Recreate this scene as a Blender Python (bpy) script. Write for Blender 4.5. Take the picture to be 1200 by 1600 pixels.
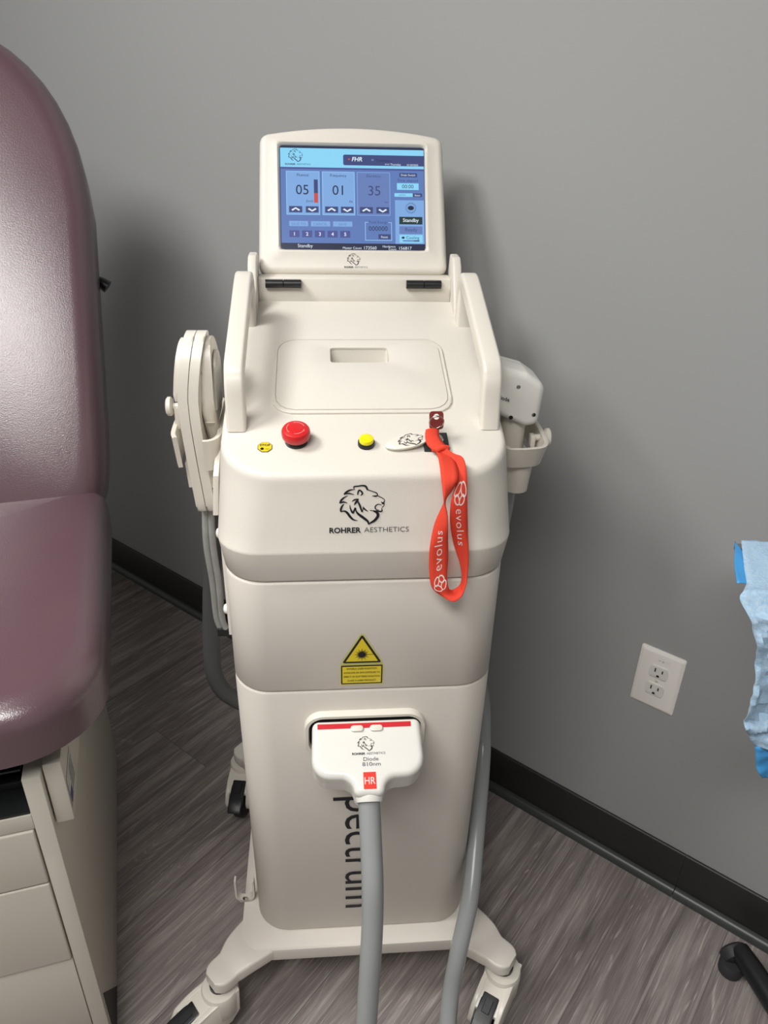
import bpy, bmesh, math, random
from mathutils import Vector, Matrix, noise
from mathutils.geometry import tessellate_polygon
random.seed(7)
PI = math.pi
for o in list(bpy.data.objects): bpy.data.objects.remove(o)
SC = bpy.context.scene
COL = SC.collection

def lin(c):
    c = c/255.0
    return c/12.92 if c <= 0.04045 else ((c+0.055)/1.055)**2.4
def rgb(r, g, b): return (lin(r), lin(g), lin(b), 1.0)

# ------------------------------------------------------------------ camera, world, lights, exposure
TH = math.radians(29.25); RO = math.radians(-1.5)
fw = Vector((0, math.cos(TH), -math.sin(TH))); up = Vector((0, math.sin(TH), math.cos(TH))); rt = Vector((1, 0, 0))
cr = rt*math.cos(RO) - up*math.sin(RO); cu = rt*math.sin(RO) + up*math.cos(RO)
cam_d = bpy.data.cameras.new('camera'); cam = bpy.data.objects.new('camera', cam_d); COL.objects.link(cam)
cam.matrix_world = Matrix(((cr.x, cu.x, -fw.x, 0), (cr.y, cu.y, -fw.y, 0), (cr.z, cu.z, -fw.z, 1.40), (0, 0, 0, 1)))
cam_d.sensor_fit = 'VERTICAL'; cam_d.sensor_height = 36; cam_d.sensor_width = 27; cam_d.lens = 27
cam_d.clip_start = 0.02
SC.camera = cam

w = bpy.data.worlds.new('world'); SC.world = w; w.use_nodes = True
w.node_tree.nodes['Background'].inputs[0].default_value = (0.9, 0.95, 1.0, 1)
w.node_tree.nodes['Background'].inputs[1].default_value = 0.01

WALL_YAW = math.radians(-37.07); WALL_D = 1.146
CEIL = 2.55
# ceiling panels: centre (x, y), size along wall, size across wall, power, colour
PANELS = [(-1.25, 0.50, 0.60, 0.60, 34, (1.0, 0.985, 0.96)),
          (-0.45, -0.45, 1.20, 0.60, 34, (1.0, 0.985, 0.96))]
for i, (x, y, a, b, p, c) in enumerate(PANELS):
    ld = bpy.data.lights.new('panel_light', 'AREA'); ld.shape = 'RECTANGLE'; ld.size = a; ld.size_y = b
    ld.energy = p; ld.color = c
    lo = bpy.data.objects.new('panel_light', ld); COL.objects.link(lo)
    lo.location = (x, y, CEIL-0.03); lo.rotation_euler = (0, 0, WALL_YAW)
SC.view_settings.view_transform = 'Standard'; SC.view_settings.look = 'None'
SC.view_settings.gamma = 1; SC.view_settings.use_curve_mapping = False
SC.view_settings.exposure = 0.0

# ------------------------------------------------------------------ materials
def mat(name, col, rough=0.5, metal=0.0, bump=0.0, bscale=300.0, vary=0.0, vscale=8.0, spec=0.5, emit=None, estr=1.0, coat=0.0, trans=0.0, alpha=1.0):
    m = bpy.data.materials.new(name); m.use_nodes = True
    nt = m.node_tree; b = nt.nodes['Principled BSDF']
    b.inputs['Base Color'].default_value = col; b.inputs['Roughness'].default_value = rough
    b.inputs['Metallic'].default_value = metal; b.inputs['Specular IOR Level'].default_value = spec
    b.inputs['Coat Weight'].default_value = coat
    b.inputs['Alpha'].default_value = alpha
    tc = nt.nodes.new('ShaderNodeTexCoord')
    if vary > 0:
        n = nt.nodes.new('ShaderNodeTexNoise'); n.inputs['Scale'].default_value = vscale; n.inputs['Detail'].default_value = 4
        nt.links.new(tc.outputs['Object'], n.inputs['Vector'])
        mx = nt.nodes.new('ShaderNodeMix'); mx.data_type = 'RGBA'
        mx.inputs[6].default_value = tuple(c*(1-vary) for c in col[:3])+(1,)
        mx.inputs[7].default_value = tuple(min(1, c*(1+vary)) for c in col[:3])+(1,)
        nt.links.new(n.outputs['Fac'], mx.inputs[0]); nt.links.new(mx.outputs[2], b.inputs['Base Color'])
    if bump > 0:
        n2 = nt.nodes.new('ShaderNodeTexNoise'); n2.inputs['Scale'].default_value = bscale; n2.inputs['Detail'].default_value = 3
        nt.links.new(tc.outputs['Object'], n2.inputs['Vector'])
        bp = nt.nodes.new('ShaderNodeBump'); bp.inputs['Strength'].default_value = bump; bp.inputs['Distance'].default_value = 0.001
        nt.links.new(n2.outputs['Fac'], bp.inputs['Height']); nt.links.new(bp.outputs[0], b.inputs['Normal'])
    if emit:
        b.inputs['Emission Color'].default_value = emit; b.inputs['Emission Strength'].default_value = estr
    return m

M = {}
M['cream'] = mat('cream_textured_plastic', rgb(219, 214, 204), 0.42, bump=0.25, bscale=700, vary=0.015)
M['creamshade'] = mat('cream_casing_shaded', rgb(208, 202, 193), 0.42, bump=0.2, bscale=700, vary=0.015)  # darker copy of the cream; light falloff down the body is in the colour
M['creamgloss'] = mat('cream_gloss_plastic', rgb(222, 217, 206), 0.3, vary=0.01)
M['base'] = mat('cream_base_paint', rgb(218, 212, 203), 0.4, vary=0.04, vscale=30)
M['white'] = mat('white_gloss_plastic', rgb(225, 223, 217), 0.25, vary=0.01)
M['offwhite'] = mat('off_white_plastic', rgb(214, 208, 197), 0.35, vary=0.01)
M['black'] = mat('black_plastic', rgb(24, 25, 28), 0.4, bump=0.1)
M['rubber'] = mat('dark_rubber', rgb(45, 45, 47), 0.6)
M['dark'] = mat('recess_shade', rgb(14, 14, 16), 0.8)  # near-black standing in for the shade of hollows on flat faces
M['red'] = mat('red_button_plastic', rgb(205, 38, 40), 0.3)
M['redlabel'] = mat('red_label', rgb(200, 38, 48), 0.35)
M['yellow'] = mat('yellow_lens', rgb(240, 225, 20), 0.25)
M['stickeryellow'] = mat('yellow_sticker', rgb(222, 200, 40), 0.35)
M['pale_yellow'] = mat('pale_sticker_border', rgb(205, 200, 110), 0.3)
M['ink'] = mat('black_ink', rgb(16, 15, 26), 0.5)
M['inkgrey'] = mat('grey_ink', rgb(70, 70, 80), 0.5)
M['whiteink'] = mat('white_ink', rgb(240, 225, 220), 0.5)
M['chrome'] = mat('chrome_metal', rgb(190, 185, 180), 0.2, metal=1.0)
M['hose'] = mat('grey_corrugated_hose', rgb(148, 151, 151), 0.26, vary=0.03, vscale=20)
M['sleeve'] = mat('clear_grey_sleeve', rgb(150, 150, 147), 0.25, vary=0.2, vscale=60)
M['silver'] = mat('silver_faceplate', rgb(190, 186, 178), 0.35)
M['ribbon'] = mat('red_woven_ribbon', rgb(226, 66, 42), 0.75, bump=0.6, bscale=1500, vary=0.04, vscale=200)
M['table_metal'] = mat('beige_cabinet_laminate', rgb(204, 198, 186), 0.5, bump=0.15, bscale=500, vary=0.02)
M['table_side'] = mat('beige_cabinet_side', rgb(150, 146, 132), 0.55, bump=0.3, bscale=500, vary=0.02)
M['table_dark'] = mat('black_tray_plastic', rgb(26, 28, 30), 0.5)
M['plate'] = mat('ivory_wall_plate', rgb(242, 238, 231), 0.3)
M['baseboard'] = mat('black_vinyl_baseboard', rgb(38, 37, 36), 0.45, bump=0.1, bscale=200)
M['cove'] = mat('dark_grey_toe_strip', rgb(62, 66, 64), 0.35)
M['ceiling'] = mat('pale_grey_ceiling', rgb(160, 160, 157), 0.9)
M['lampframe'] = mat('white_lamp_frame', rgb(230, 230, 228), 0.5)
M['diffuser'] = mat('lamp_diffuser', rgb(240, 240, 235), 0.6, emit=(1, 0.96, 0.9, 1), estr=4.0)

def wall_mat():
    m = mat('grey_painted_wall', rgb(160, 161, 161), 0.55, spec=0.35)
    nt = m.node_tree; b = nt.nodes['Principled BSDF']; tc = nt.nodes['Texture Coordinate']
    n = nt.nodes.new('ShaderNodeTexNoise'); n.inputs['Scale'].default_value = 160; n.inputs['Detail'].default_value = 3
    nt.links.new(tc.outputs['Object'], n.inputs['Vector'])
    bp = nt.nodes.new('ShaderNodeBump'); bp.inputs['Strength'].default_value = 0.2; bp.inputs['Distance'].default_value = 0.001
    nt.links.new(n.outputs['Fac'], bp.inputs['Height']); nt.links.new(bp.outputs[0], b.inputs['Normal'])
    return m
M['wall'] = wall_mat()

def vinyl_mat():
    m = mat('plum_vinyl', rgb(104, 78, 86), 0.25, spec=1.0)
    nt = m.node_tree; b = nt.nodes['Principled BSDF']; tc = nt.nodes['Texture Coordinate']
    mp = nt.nodes.new('ShaderNodeMapping'); mp.inputs['Scale'].default_value = (1, 1, 1)
    nt.links.new(tc.outputs['Object'], mp.inputs[0])
    n = nt.nodes.new('ShaderNodeTexNoise'); n.inputs['Scale'].default_value = 500; n.inputs['Detail'].default_value = 4
    nt.links.new(mp.outputs[0], n.inputs['Vector'])
    bp = nt.nodes.new('ShaderNodeBump'); bp.inputs['Strength'].default_value = 0.35; bp.inputs['Distance'].default_value = 0.0008
    nt.links.new(n.outputs['Fac'], bp.inputs['Height']); nt.links.new(bp.outputs[0], b.inputs['Normal'])
    n2 = nt.nodes.new('ShaderNodeTexNoise'); n2.inputs['Scale'].default_value = 3
    nt.links.new(tc.outputs['Object'], n2.inputs['Vector'])
    r = nt.nodes.new('ShaderNodeValToRGB'); r.color_ramp.elements[0].color = rgb(86, 65, 72); r.color_ramp.elements[1].color = rgb(95, 72, 79)
    r.color_ramp.elements[0].position = .3; r.color_ramp.elements[1].position = .7
    nt.links.new(n2.outputs['Fac'], r.inputs[0]); nt.links.new(r.outputs[0], b.inputs['Base Color'])
    return m
M['vinyl'] = vinyl_mat()

def floor_mat():
    m = mat('grey_wood_vinyl_planks', rgb(100, 92, 88), 0.42, spec=0.4)
    nt = m.node_tree; L = nt.links; b = nt.nodes['Principled BSDF']; tc = nt.nodes['Texture Coordinate']
    N = nt.nodes.new
    mp = N('ShaderNodeMapping'); mp.inputs['Rotation'].default_value = (0, 0, -PI/2)
    L.new(tc.outputs['Object'], mp.inputs[0])           # x now runs across the room, along the boards
    br = N('ShaderNodeTexBrick'); br.offset = 0.37; br.inputs['Scale'].default_value = 1.0
    br.inputs['Brick Width'].default_value = 1.22; br.inputs['Row Height'].default_value = 0.18
    br.inputs['Mortar Size'].default_value = 0.0006; br.inputs['Mortar Smooth'].default_value = 0.2
    br.inputs['Color1'].default_value = (0.1, 0.1, 0.1, 1); br.inputs['Color2'].default_value = (0.9, 0.9, 0.9, 1)
    L.new(mp.outputs[0], br.inputs['Vector'])
    # per-board offset of the grain
    sc = N('ShaderNodeVectorMath'); sc.operation = 'SCALE'; sc.inputs['Scale'].default_value = 7.0
    L.new(br.outputs['Color'], sc.inputs[0])
    ad = N('ShaderNodeVectorMath'); ad.operation = 'ADD'; L.new(mp.outputs[0], ad.inputs[0]); L.new(sc.outputs[0], ad.inputs[1])
    m1 = N('ShaderNodeMapping'); m1.inputs['Scale'].default_value = (2.2, 26, 1); L.new(ad.outputs[0], m1.inputs[0])
    g1 = N('ShaderNodeTexNoise'); g1.inputs['Scale'].default_value = 1.6; g1.inputs['Detail'].default_value = 8; g1.inputs['Roughness'].default_value = 0.62; g1.inputs['Distortion'].default_value = 0.6
    L.new(m1.outputs[0], g1.inputs['Vector'])
    m2 = N('ShaderNodeMapping'); m2.inputs['Scale'].default_value = (4.5, 230, 1); L.new(ad.outputs[0], m2.inputs[0])
    g2 = N('ShaderNodeTexNoise'); g2.inputs['Scale'].default_value = 1.5; g2.inputs['Detail'].default_value = 5; g2.inputs['Roughness'].default_value = 0.6
    L.new(m2.outputs[0], g2.inputs['Vector'])
    # cathedral rings
    m3 = N('ShaderNodeMapping'); m3.inputs['Scale'].default_value = (1.0, 8, 1); L.new(ad.outputs[0], m3.inputs[0])
    g3 = N('ShaderNodeTexNoise'); g3.inputs['Scale'].default_value = 1.3; g3.inputs['Detail'].default_value = 2; g3.inputs['Distortion'].default_value = 0.8
    L.new(m3.outputs[0], g3.inputs['Vector'])
    mu = N('ShaderNodeMath'); mu.operation = 'MULTIPLY'; mu.inputs[1].default_value = 120; L.new(g3.outputs['Fac'], mu.inputs[0])
    si = N('ShaderNodeMath'); si.operation = 'SINE'; L.new(mu.outputs[0], si.inputs[0])
    # mask of the ring streaks
    rmp = N('ShaderNodeValToRGB'); rmp.color_ramp.elements[0].position = 0.62; rmp.color_ramp.elements[1].position = 0.98
    L.new(si.outputs[0], rmp.inputs[0])
    gm = N('ShaderNodeValToRGB'); gm.color_ramp.elements[0].position = 0.47; gm.color_ramp.elements[1].position = 0.62; L.new(g2.outputs['Fac'], gm.inputs[0])
    mk = N('ShaderNodeMath'); mk.operation = 'MULTIPLY'; L.new(rmp.outputs[0], mk.inputs[0]); L.new(gm.outputs[0], mk.inputs[1])
    cr_ = N('ShaderNodeValToRGB'); e = cr_.color_ramp.elements
    e[0].position = 0.28; e[0].color = rgb(108, 101, 99); e[1].position = 0.74; e[1].color = rgb(180, 171, 166)
    e2 = e.new(0.5); e2.color = rgb(141, 132, 129)
    L.new(g1.outputs['Fac'], cr_.inputs[0])
    # fine streaks darken / lighten
    fr = N('ShaderNodeMix'); fr.data_type = 'RGBA'; fr.blend_type = 'OVERLAY'; fr.inputs[0].default_value = 0.55
    L.new(cr_.outputs[0], fr.inputs[6]); L.new(g2.outputs['Fac'], fr.inputs[7])
    bt = N('ShaderNodeMix'); bt.data_type = 'RGBA'; bt.blend_type = 'MULTIPLY'; bt.inputs[0].default_value = 1
    rb = N('ShaderNodeMapRange'); rb.inputs['From Min'].default_value = 0.1; rb.inputs['From Max'].default_value = 0.9; rb.inputs['To Min'].default_value = 0.86; rb.inputs['To Max'].default_value = 1.1
    L.new(br.outputs['Color'], rb.inputs['Value']); L.new(fr.outputs[2], bt.inputs[6]); L.new(rb.outputs[0], bt.inputs[7])
    ml = N('ShaderNodeMix'); ml.data_type = 'RGBA'; ml.inputs[7].default_value = rgb(196, 187, 180)
    mf = N('ShaderNodeMath'); mf.operation = 'MULTIPLY'; mf.inputs[1].default_value = 0.55; L.new(mk.outputs[0], mf.inputs[0])
    L.new(mf.outputs[0], ml.inputs[0]); L.new(bt.outputs[2], ml.inputs[6])
    gj = N('ShaderNodeMix'); gj.data_type = 'RGBA'; gj.inputs[7].default_value = rgb(92, 85, 83)
    L.new(br.outputs['Fac'], gj.inputs[0]); L.new(ml.outputs[2], gj.inputs[6]); L.new(gj.outputs[2], b.inputs['Base Color'])
    bp = N('ShaderNodeBump'); bp.inputs['Strength'].default_value = 0.25; bp.inputs['Distance'].default_value = 0.001
    L.new(g2.outputs['Fac'], bp.inputs['Height']); L.new(bp.outputs[0], b.inputs['Normal'])
    return m
M['floor'] = floor_mat()

def drape_mat():
    m = mat('light_blue_absorbent_tissue', rgb(150, 195, 230), 0.7, spec=0.2)
    nt = m.node_tree; L = nt.links; b = nt.nodes['Principled BSDF']; tc = nt.nodes['Texture Coordinate']
    n = nt.nodes.new('ShaderNodeTexNoise'); n.inputs['Scale'].default_value = 260; n.inputs['Detail'].default_value = 8; n.inputs['Roughness'].default_value = 0.7
    L.new(tc.outputs['Object'], n.inputs['Vector'])
    r = nt.nodes.new('ShaderNodeValToRGB'); r.color_ramp.elements[0].position = .3; r.color_ramp.elements[0].color = rgb(150, 196, 230)
    r.color_ramp.elements[1].position = .72; r.color_ramp.elements[1].color = rgb(208, 226, 242)
    L.new(n.outputs['Fac'], r.inputs[0]); L.new(r.outputs[0], b.inputs['Base Color'])
    bp = nt.nodes.new('ShaderNodeBump'); bp.inputs['Strength'].default_value = 0.5; bp.inputs['Distance'].default_value = 0.002
    L.new(n.outputs['Fac'], bp.inputs['Height']); L.new(bp.outputs[0], b.inputs['Normal'])
    b.inputs['Transmission Weight'].default_value = 0.0
    return m
M['drape'] = drape_mat()
M['drapeblue'] = mat('bright_blue_plastic_film', rgb(70, 160, 225), 0.45, bump=0.3, bscale=60)

def ecol(name, r, g, b, s=1.0):
    return mat(name, (0.01, 0.01, 0.01, 1), 0.15, emit=rgb(r, g, b), estr=s)

# ------------------------------------------------------------------ helpers
class Frame:
    def __init__(s, o, yaw):
        s.m = Matrix.Translation(Vector(o)) @ Matrix.Rotation(yaw, 4, 'Z'); s.yaw = yaw
MF = Frame((-0.0188, 0.7859, 0), math.radians(5))       # the machine
TF = Frame((-0.4143, 0.6596, 0), math.radians(17.54))    # the exam table
WF = Frame((0, 0, 0), WALL_YAW)                          # room: x along the back wall, y towards it
ID = Frame((0, 0, 0), 0)
BASE = {}

def thing(name, label, cat, frame=ID, base=(0, 0, 0), group=None):
    o = bpy.data.objects.new(name, None); COL.objects.link(o)
    o.empty_display_size = 0.05
    o.location = frame.m @ Vector(base); o.rotation_euler = (0, 0, frame.yaw)
    o['label'] = label; o['category'] = cat
    if group: o['group'] = group
    BASE[o.name] = Vector(base)
    return o

def finish(bm, smooth, keep=False):
    bmesh.ops.remove_doubles(bm, verts=bm.verts, dist=1e-6)
    if not keep: bmesh.ops.recalc_face_normals(bm, faces=bm.faces)
    if smooth is not None:
        for f in bm.faces: f.smooth = True
        for e in bm.edges:
            if len(e.link_faces) == 2:
                try: a = e.calc_face_angle()
                except Exception: a = 0
                if a > math.radians(smooth): e.smooth = False

def obj(name, bm, m, parent=None, frame=None, base=None, label=None, cat=None, group=None, kind=None, smooth=32, keep=False):
    """link bm (in frame coordinates) as one mesh; parent is a thing, or a part (base inherited)"""
    finish(bm, smooth, keep)
    if parent is not None: b = BASE[parent.name]
    else: b = Vector(base or (0, 0, 0))
    if b.length > 0: bmesh.ops.translate(bm, verts=bm.verts, vec=-b)
    me = bpy.data.meshes.new(name); bm.to_mesh(me); bm.free()
    for mm in (m if isinstance(m, (list, tuple)) else [m]): me.materials.append(mm)
    o = bpy.data.objects.new(name, me); COL.objects.link(o)
    if parent is not None:
        o.parent = parent
    else:
        fr = frame or ID
        o.location = fr.m @ b; o.rotation_euler = (0, 0, fr.yaw)
    BASE[o.name] = b if parent is None else (b if parent.type == 'EMPTY' else b)
    if label: o['label'] = label
    if cat: o['category'] = cat
    if group: o['group'] = group
    if kind: o['kind'] = kind
    return o

def B(): return bmesh.new()

def loft(bm, rings, cap0=True, cap1=True, closed=True, mi=0):
    vs = [[bm.verts.new(p) for p in r] for r in rings]
    n = len(vs[0])
    for a, b in zip(vs, vs[1:]):
        for i in range(n if closed else n-1):
            j = (i+1) % n
            try: f = bm.faces.new((a[i], a[j], b[j], b[i])); f.material_index = mi
            except ValueError: pass
    if cap0: f = bm.faces.new(vs[0][::-1]); f.material_index = mi
    if cap1: f = bm.faces.new(vs[-1]); f.material_index = mi
    return vs

def rrect(x0, x1, y0, y1, r, n=6):
    """rounded rectangle outline, counter-clockwise, r a number or 4 radii (x1y0, x1y1, x0y1, x0y0)"""
    rs = r if isinstance(r, (list, tuple)) else (r,)*4
    out = []
    for (cx, cy, a0, rr) in ((x1, y0, -90, rs[0]), (x1, y1, 0, rs[1]), (x0, y1, 90, rs[2]), (x0, y0, 180, rs[3])):
        px = cx - rr if cx == x1 else cx + rr; py = cy + rr if cy == y0 else cy - rr
        for k in range(n+1):
            a = math.radians(a0 + 90*k/n)
            out.append((px + rr*math.cos(a), py + rr*math.sin(a)))
    return out

def rbox(bm, c, s, r=0.002, seg=2, rot=None, mi=0):
    t = bmesh.new(); bmesh.ops.create_cube(t, size=1)
    bmesh.ops.scale(t, vec=Vector(s), verts=t.verts)
    r = min(r, min(s)*0.49)
    if r > 0: bmesh.ops.bevel(t, geom=t.edges[:], offset=r, segments=seg, affect='EDGES', profile=0.5)
    mtx = Matrix.Translation(Vector(c)) @ (rot.to_4x4() if rot else Matrix.Identity(4))
    t.transform(mtx); merge(bm, t, mi)

def merge(bm, t, mi=0):
    vm = {v: bm.verts.new(v.co) for v in t.verts}
    for f in t.faces:
        try: g = bm.faces.new([vm[v] for v in f.verts]); g.material_index = mi
        except ValueError: pass
    t.free()

def smooth_path(pts, n=8):
    P = [Vector(p) for p in pts]; out = []
    for i in range(len(P)-1):
        p0 = P[i-1] if i else P[0]*2-P[1]; p1 = P[i]; p2 = P[i+1]; p3 = P[i+2] if i+2 < len(P) else P[-1]*2-P[-2]
        for k in range(n):
            t = k/n
            out.append(0.5*((2*p1)+(p2-p0)*t+(2*p0-5*p1+4*p2-p3)*t*t+(3*p1-p0-3*p2+p3)*t**3))
    out.append(P[-1]); return out

def tube(bm, pts, r, seg=14, sm=8, section=None, upv=None, mi=0, cap=True):
    P = smooth_path(pts, sm) if sm else [Vector(p) for p in pts]
    n = len(P); R = r if callable(r) else (lambda t: r)
    T = [(P[min(i+1, n-1)]-P[max(i-1, 0)]).normalized() for i in range(n)]
    a = Vector(upv) if upv else (Vector((0, 0, 1)) if abs(T[0].z) < .9 else Vector((1, 0, 0)))
    rings = []
    u = (a - T[0]*a.dot(T[0])).normalized()
    for i in range(n):
        if upv: u = (Vector(upv) - T[i]*Vector(upv).dot(T[i])).normalized()
        else: u = (u - T[i]*u.dot(T[i])).normalized()
        v = T[i].cross(u)
        rr = R(i/(n-1))
        if section: rings.append([P[i]+u*x*rr+v*y*rr for x, y in section])
        else: rings.append([P[i]+(u*math.cos(2*PI*k/seg)+v*math.sin(2*PI*k/seg))*rr for k in range(seg)])
    loft(bm, rings, cap, cap, mi=mi)

def lathe(bm, c, axis, prof, seg=28, mi=0):
    """prof: (radius, height along axis) list"""
    ax = Vector(axis).normalized(); u = ax.orthogonal().normalized(); v = ax.cross(u); c = Vector(c)
    rings = [[c+ax*h+(u*math.cos(2*PI*k/seg)+v*math.sin(2*PI*k/seg))*max(r, 1e-5) for k in range(seg)] for r, h in prof]
    loft(bm, rings, True, True, mi=mi)

def prism(bm, outline, fmap, d0, d1, bev=0.0, seg=3, mi=0):
    """outline (u, v) list; fmap(u, v, d) -> point; extruded between d0 and d1 with rounded rims"""
    t = bmesh.new()
    lo = [t.verts.new(fmap(u, v, d0)) for u, v in outline]; hi = [t.verts.new(fmap(u, v, d1)) for u, v in outline]
    n = len(lo)
    for i in range(n): t.faces.new((lo[i], lo[(i+1) % n], hi[(i+1) % n], hi[i]))
    f0 = t.faces.new(lo[::-1]); f1 = t.faces.new(hi)
    if bev > 0:
        es = list(set(list(f0.edges)+list(f1.edges)))
        bmesh.ops.bevel(t, geom=es, offset=bev, segments=seg, affect='EDGES', profile=0.5, clamp_overlap=True)
    merge(bm, t, mi)

def rpo(pts, i=0.0, n=6):
    """closed outline of corners (x, y, radius), counter-clockwise, shrunk by i; concave corners widen"""
    m = len(pts); out = []
    V = [Vector(p[:2]) for p in pts]
    Nn = []
    for k in range(m):
        d = (V[(k+1) % m]-V[k]).normalized(); Nn.append(Vector((-d.y, d.x)))
    for k in range(m):
        a, b = Nn[k-1], Nn[k]; d1 = (V[k]-V[k-1]).normalized(); d2 = (V[(k+1) % m]-V[k]).normalized()
        cr_z = d1.x*d2.y-d1.y*d2.x
        bis = (a+b)/(1+a.dot(b))
        p = V[k]+bis*i
        r = max(pts[k][2]-i, .0006) if cr_z > 0 else pts[k][2]+i
        half = math.acos(max(-1, min(1, d1.dot(d2))))/2
        tl = r*math.tan(half)
        c = p+(a+b).normalized()*(r/math.cos(half))*(1 if cr_z > 0 else -1)
        s0 = p-d1*tl; s1 = p+d2*tl
        a0 = math.atan2(s0.y-c.y, s0.x-c.x); a1 = math.atan2(s1.y-c.y, s1.x-c.x)
        if cr_z > 0 and a1 < a0: a1 += 2*PI
        if cr_z <= 0 and a1 > a0: a1 -= 2*PI
        for j in range(n+1):
            t_ = a0+(a1-a0)*j/n; out.append((c.x+r*math.cos(t_), c.y+r*math.sin(t_)))
    return out

def soft(bm, pts, fmap, d0, d1, r0, r1, n=6, k0=4, k1=6, crown=0.0):
    """pad-like solid from a rounded outline: rims rounded by r0 (back) and r1 (front)"""
    rings = []
    for k in range(k0+1):
        a = PI/2*k/k0; rings.append([fmap(u, v, d0+r0*(1-math.sin(a))) for u, v in rpo(pts, r0*(1-math.sqrt(max(0, 1-(1-math.sin(a))**2))), n)])
    for k in range(k1+1):
        a = PI/2*k/k1; rings.append([fmap(u, v, d1-r1+r1*math.sin(a)) for u, v in rpo(pts, r1*(1-math.cos(a)), n)])
    if crown: rings.append([fmap(u, v, d1+crown) for u, v in rpo(pts, r1*1.6, n)])
    loft(bm, rings)

def arc(cx, cy, r, a0, a1, n=8):
    return [(cx+r*math.cos(math.radians(a0+(a1-a0)*k/n)), cy+r*math.sin(math.radians(a0+(a1-a0)*k/n))) for k in range(n+1)]

# flat graphics (printing) laid on a surface ------------------------------------------------
def text_polys(s, bold=0.0, shear=0.0, space=1.0):
    c = bpy.data.curves.new('t', 'FONT'); c.body = s; c.size = 1; c.resolution_u = 3; c.offset = bold; c.shear = shear; c.space_character = space
    o = bpy.data.objects.new('t', c); COL.objects.link(o)
    bpy.context.view_layer.update()
    me = o.to_mesh()
    V = [(v.co.x, v.co.y) for v in me.vertices]; polys = [[V[i] for i in p.vertices] for p in me.polygons]
    o.to_mesh_clear(); bpy.data.objects.remove(o); bpy.data.curves.remove(c)
    return polys

class Print:
    def __init__(s, fmap, eps=0.0003): s.f = fmap; s.bm = bmesh.new(); s.eps = eps
    def poly(s, pts, mi=0, layer=1):
        # keep the printing facing the viewer side: counter-clockwise in (u, v)
        vs = [s.bm.verts.new(s.f(u, v, s.eps*layer)) for u, v in pts]
        try: f = s.bm.faces.new(vs); f.material_index = mi
        except ValueError: pass
    def rect(s, x0, y0, x1, y1, mi=0, layer=1, r=0.0):
        if r > 0: s.poly(rrect(x0, x1, y0, y1, r, 3), mi, layer)
        else: s.poly([(x0, y0), (x1, y0), (x1, y1), (x0, y1)], mi, layer)
    def frame(s, x0, y0, x1, y1, w, mi=0, layer=1):
        s.rect(x0, y0, x1, y0+w, mi, layer); s.rect(x0, y1-w, x1, y1, mi, layer)
        s.rect(x0, y0+w, x0+w, y1-w, mi, layer); s.rect(x1-w, y0+w, x1, y1-w, mi, layer)
    def disc(s, x, y, r, mi=0, layer=1, n=20): s.poly([(x+r*math.cos(2*PI*k/n), y+r*math.sin(2*PI*k/n)) for k in range(n)], mi, layer)
    def stroke(s, pts, mi=0, layer=1, scale=1.0, ox=0, oy=0, close=False, w=None, sub=5, tr=None):
        P = [Vector((p[0], p[1], (w if w else p[2]))) for p in pts]
        if close: P = P+[P[0]]
        Q = smooth_path([tuple(p) for p in P], sub) if sub else P
        L, Rr = [], []
        for i, p in enumerate(Q):
            d = Q[min(i+1, len(Q)-1)]-Q[max(i-1, 0)]; d = Vector((d.x, d.y)); d = d.normalized() if d.length > 1e-9 else Vector((1, 0))
            nx, ny = -d.y, d.x; h = p.z/2
            L.append((p.x+nx*h, p.y+ny*h)); Rr.append((p.x-nx*h, p.y-ny*h))
        g = tr or (lambda a: (ox+a[0]*scale, oy+a[1]*scale))
        L = [g(a) for a in L]; Rr = [g(a) for a in Rr]
        for i in range(len(L)-1): s.poly([Rr[i], Rr[i+1], L[i+1], L[i]], mi, layer)
    def text(s, t, x, y, h=None, mi=0, layer=1, width=None, anchor='l', bold=0.0, shear=0.0, tr=None, space=1.0, cap=0.73):
        """h: height of a capital; width: total width"""
        P = text_polys(t, bold, shear, space)
        if not P: return
        xs = [a for p in P for a, b in p]; x0, x1 = min(xs), max(xs)
        k = h/cap if h else width/(x1-x0)
        kx = width/(x1-x0) if width else k
        W = (x1-x0)*kx
        dx = {'l': 0, 'c': -W/2, 'r': -W}[anchor]
        for p in P:
            q = [(x+dx+(a-x0)*kx, y+b*k) for a, b in p]
            if tr: q = [tr(a) for a in q]
            s.poly(q, mi, layer)
    def make(s, name, mats, parent, **kw):
        return obj(name, s.bm, mats, parent, smooth=None, keep=True, **kw)

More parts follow.
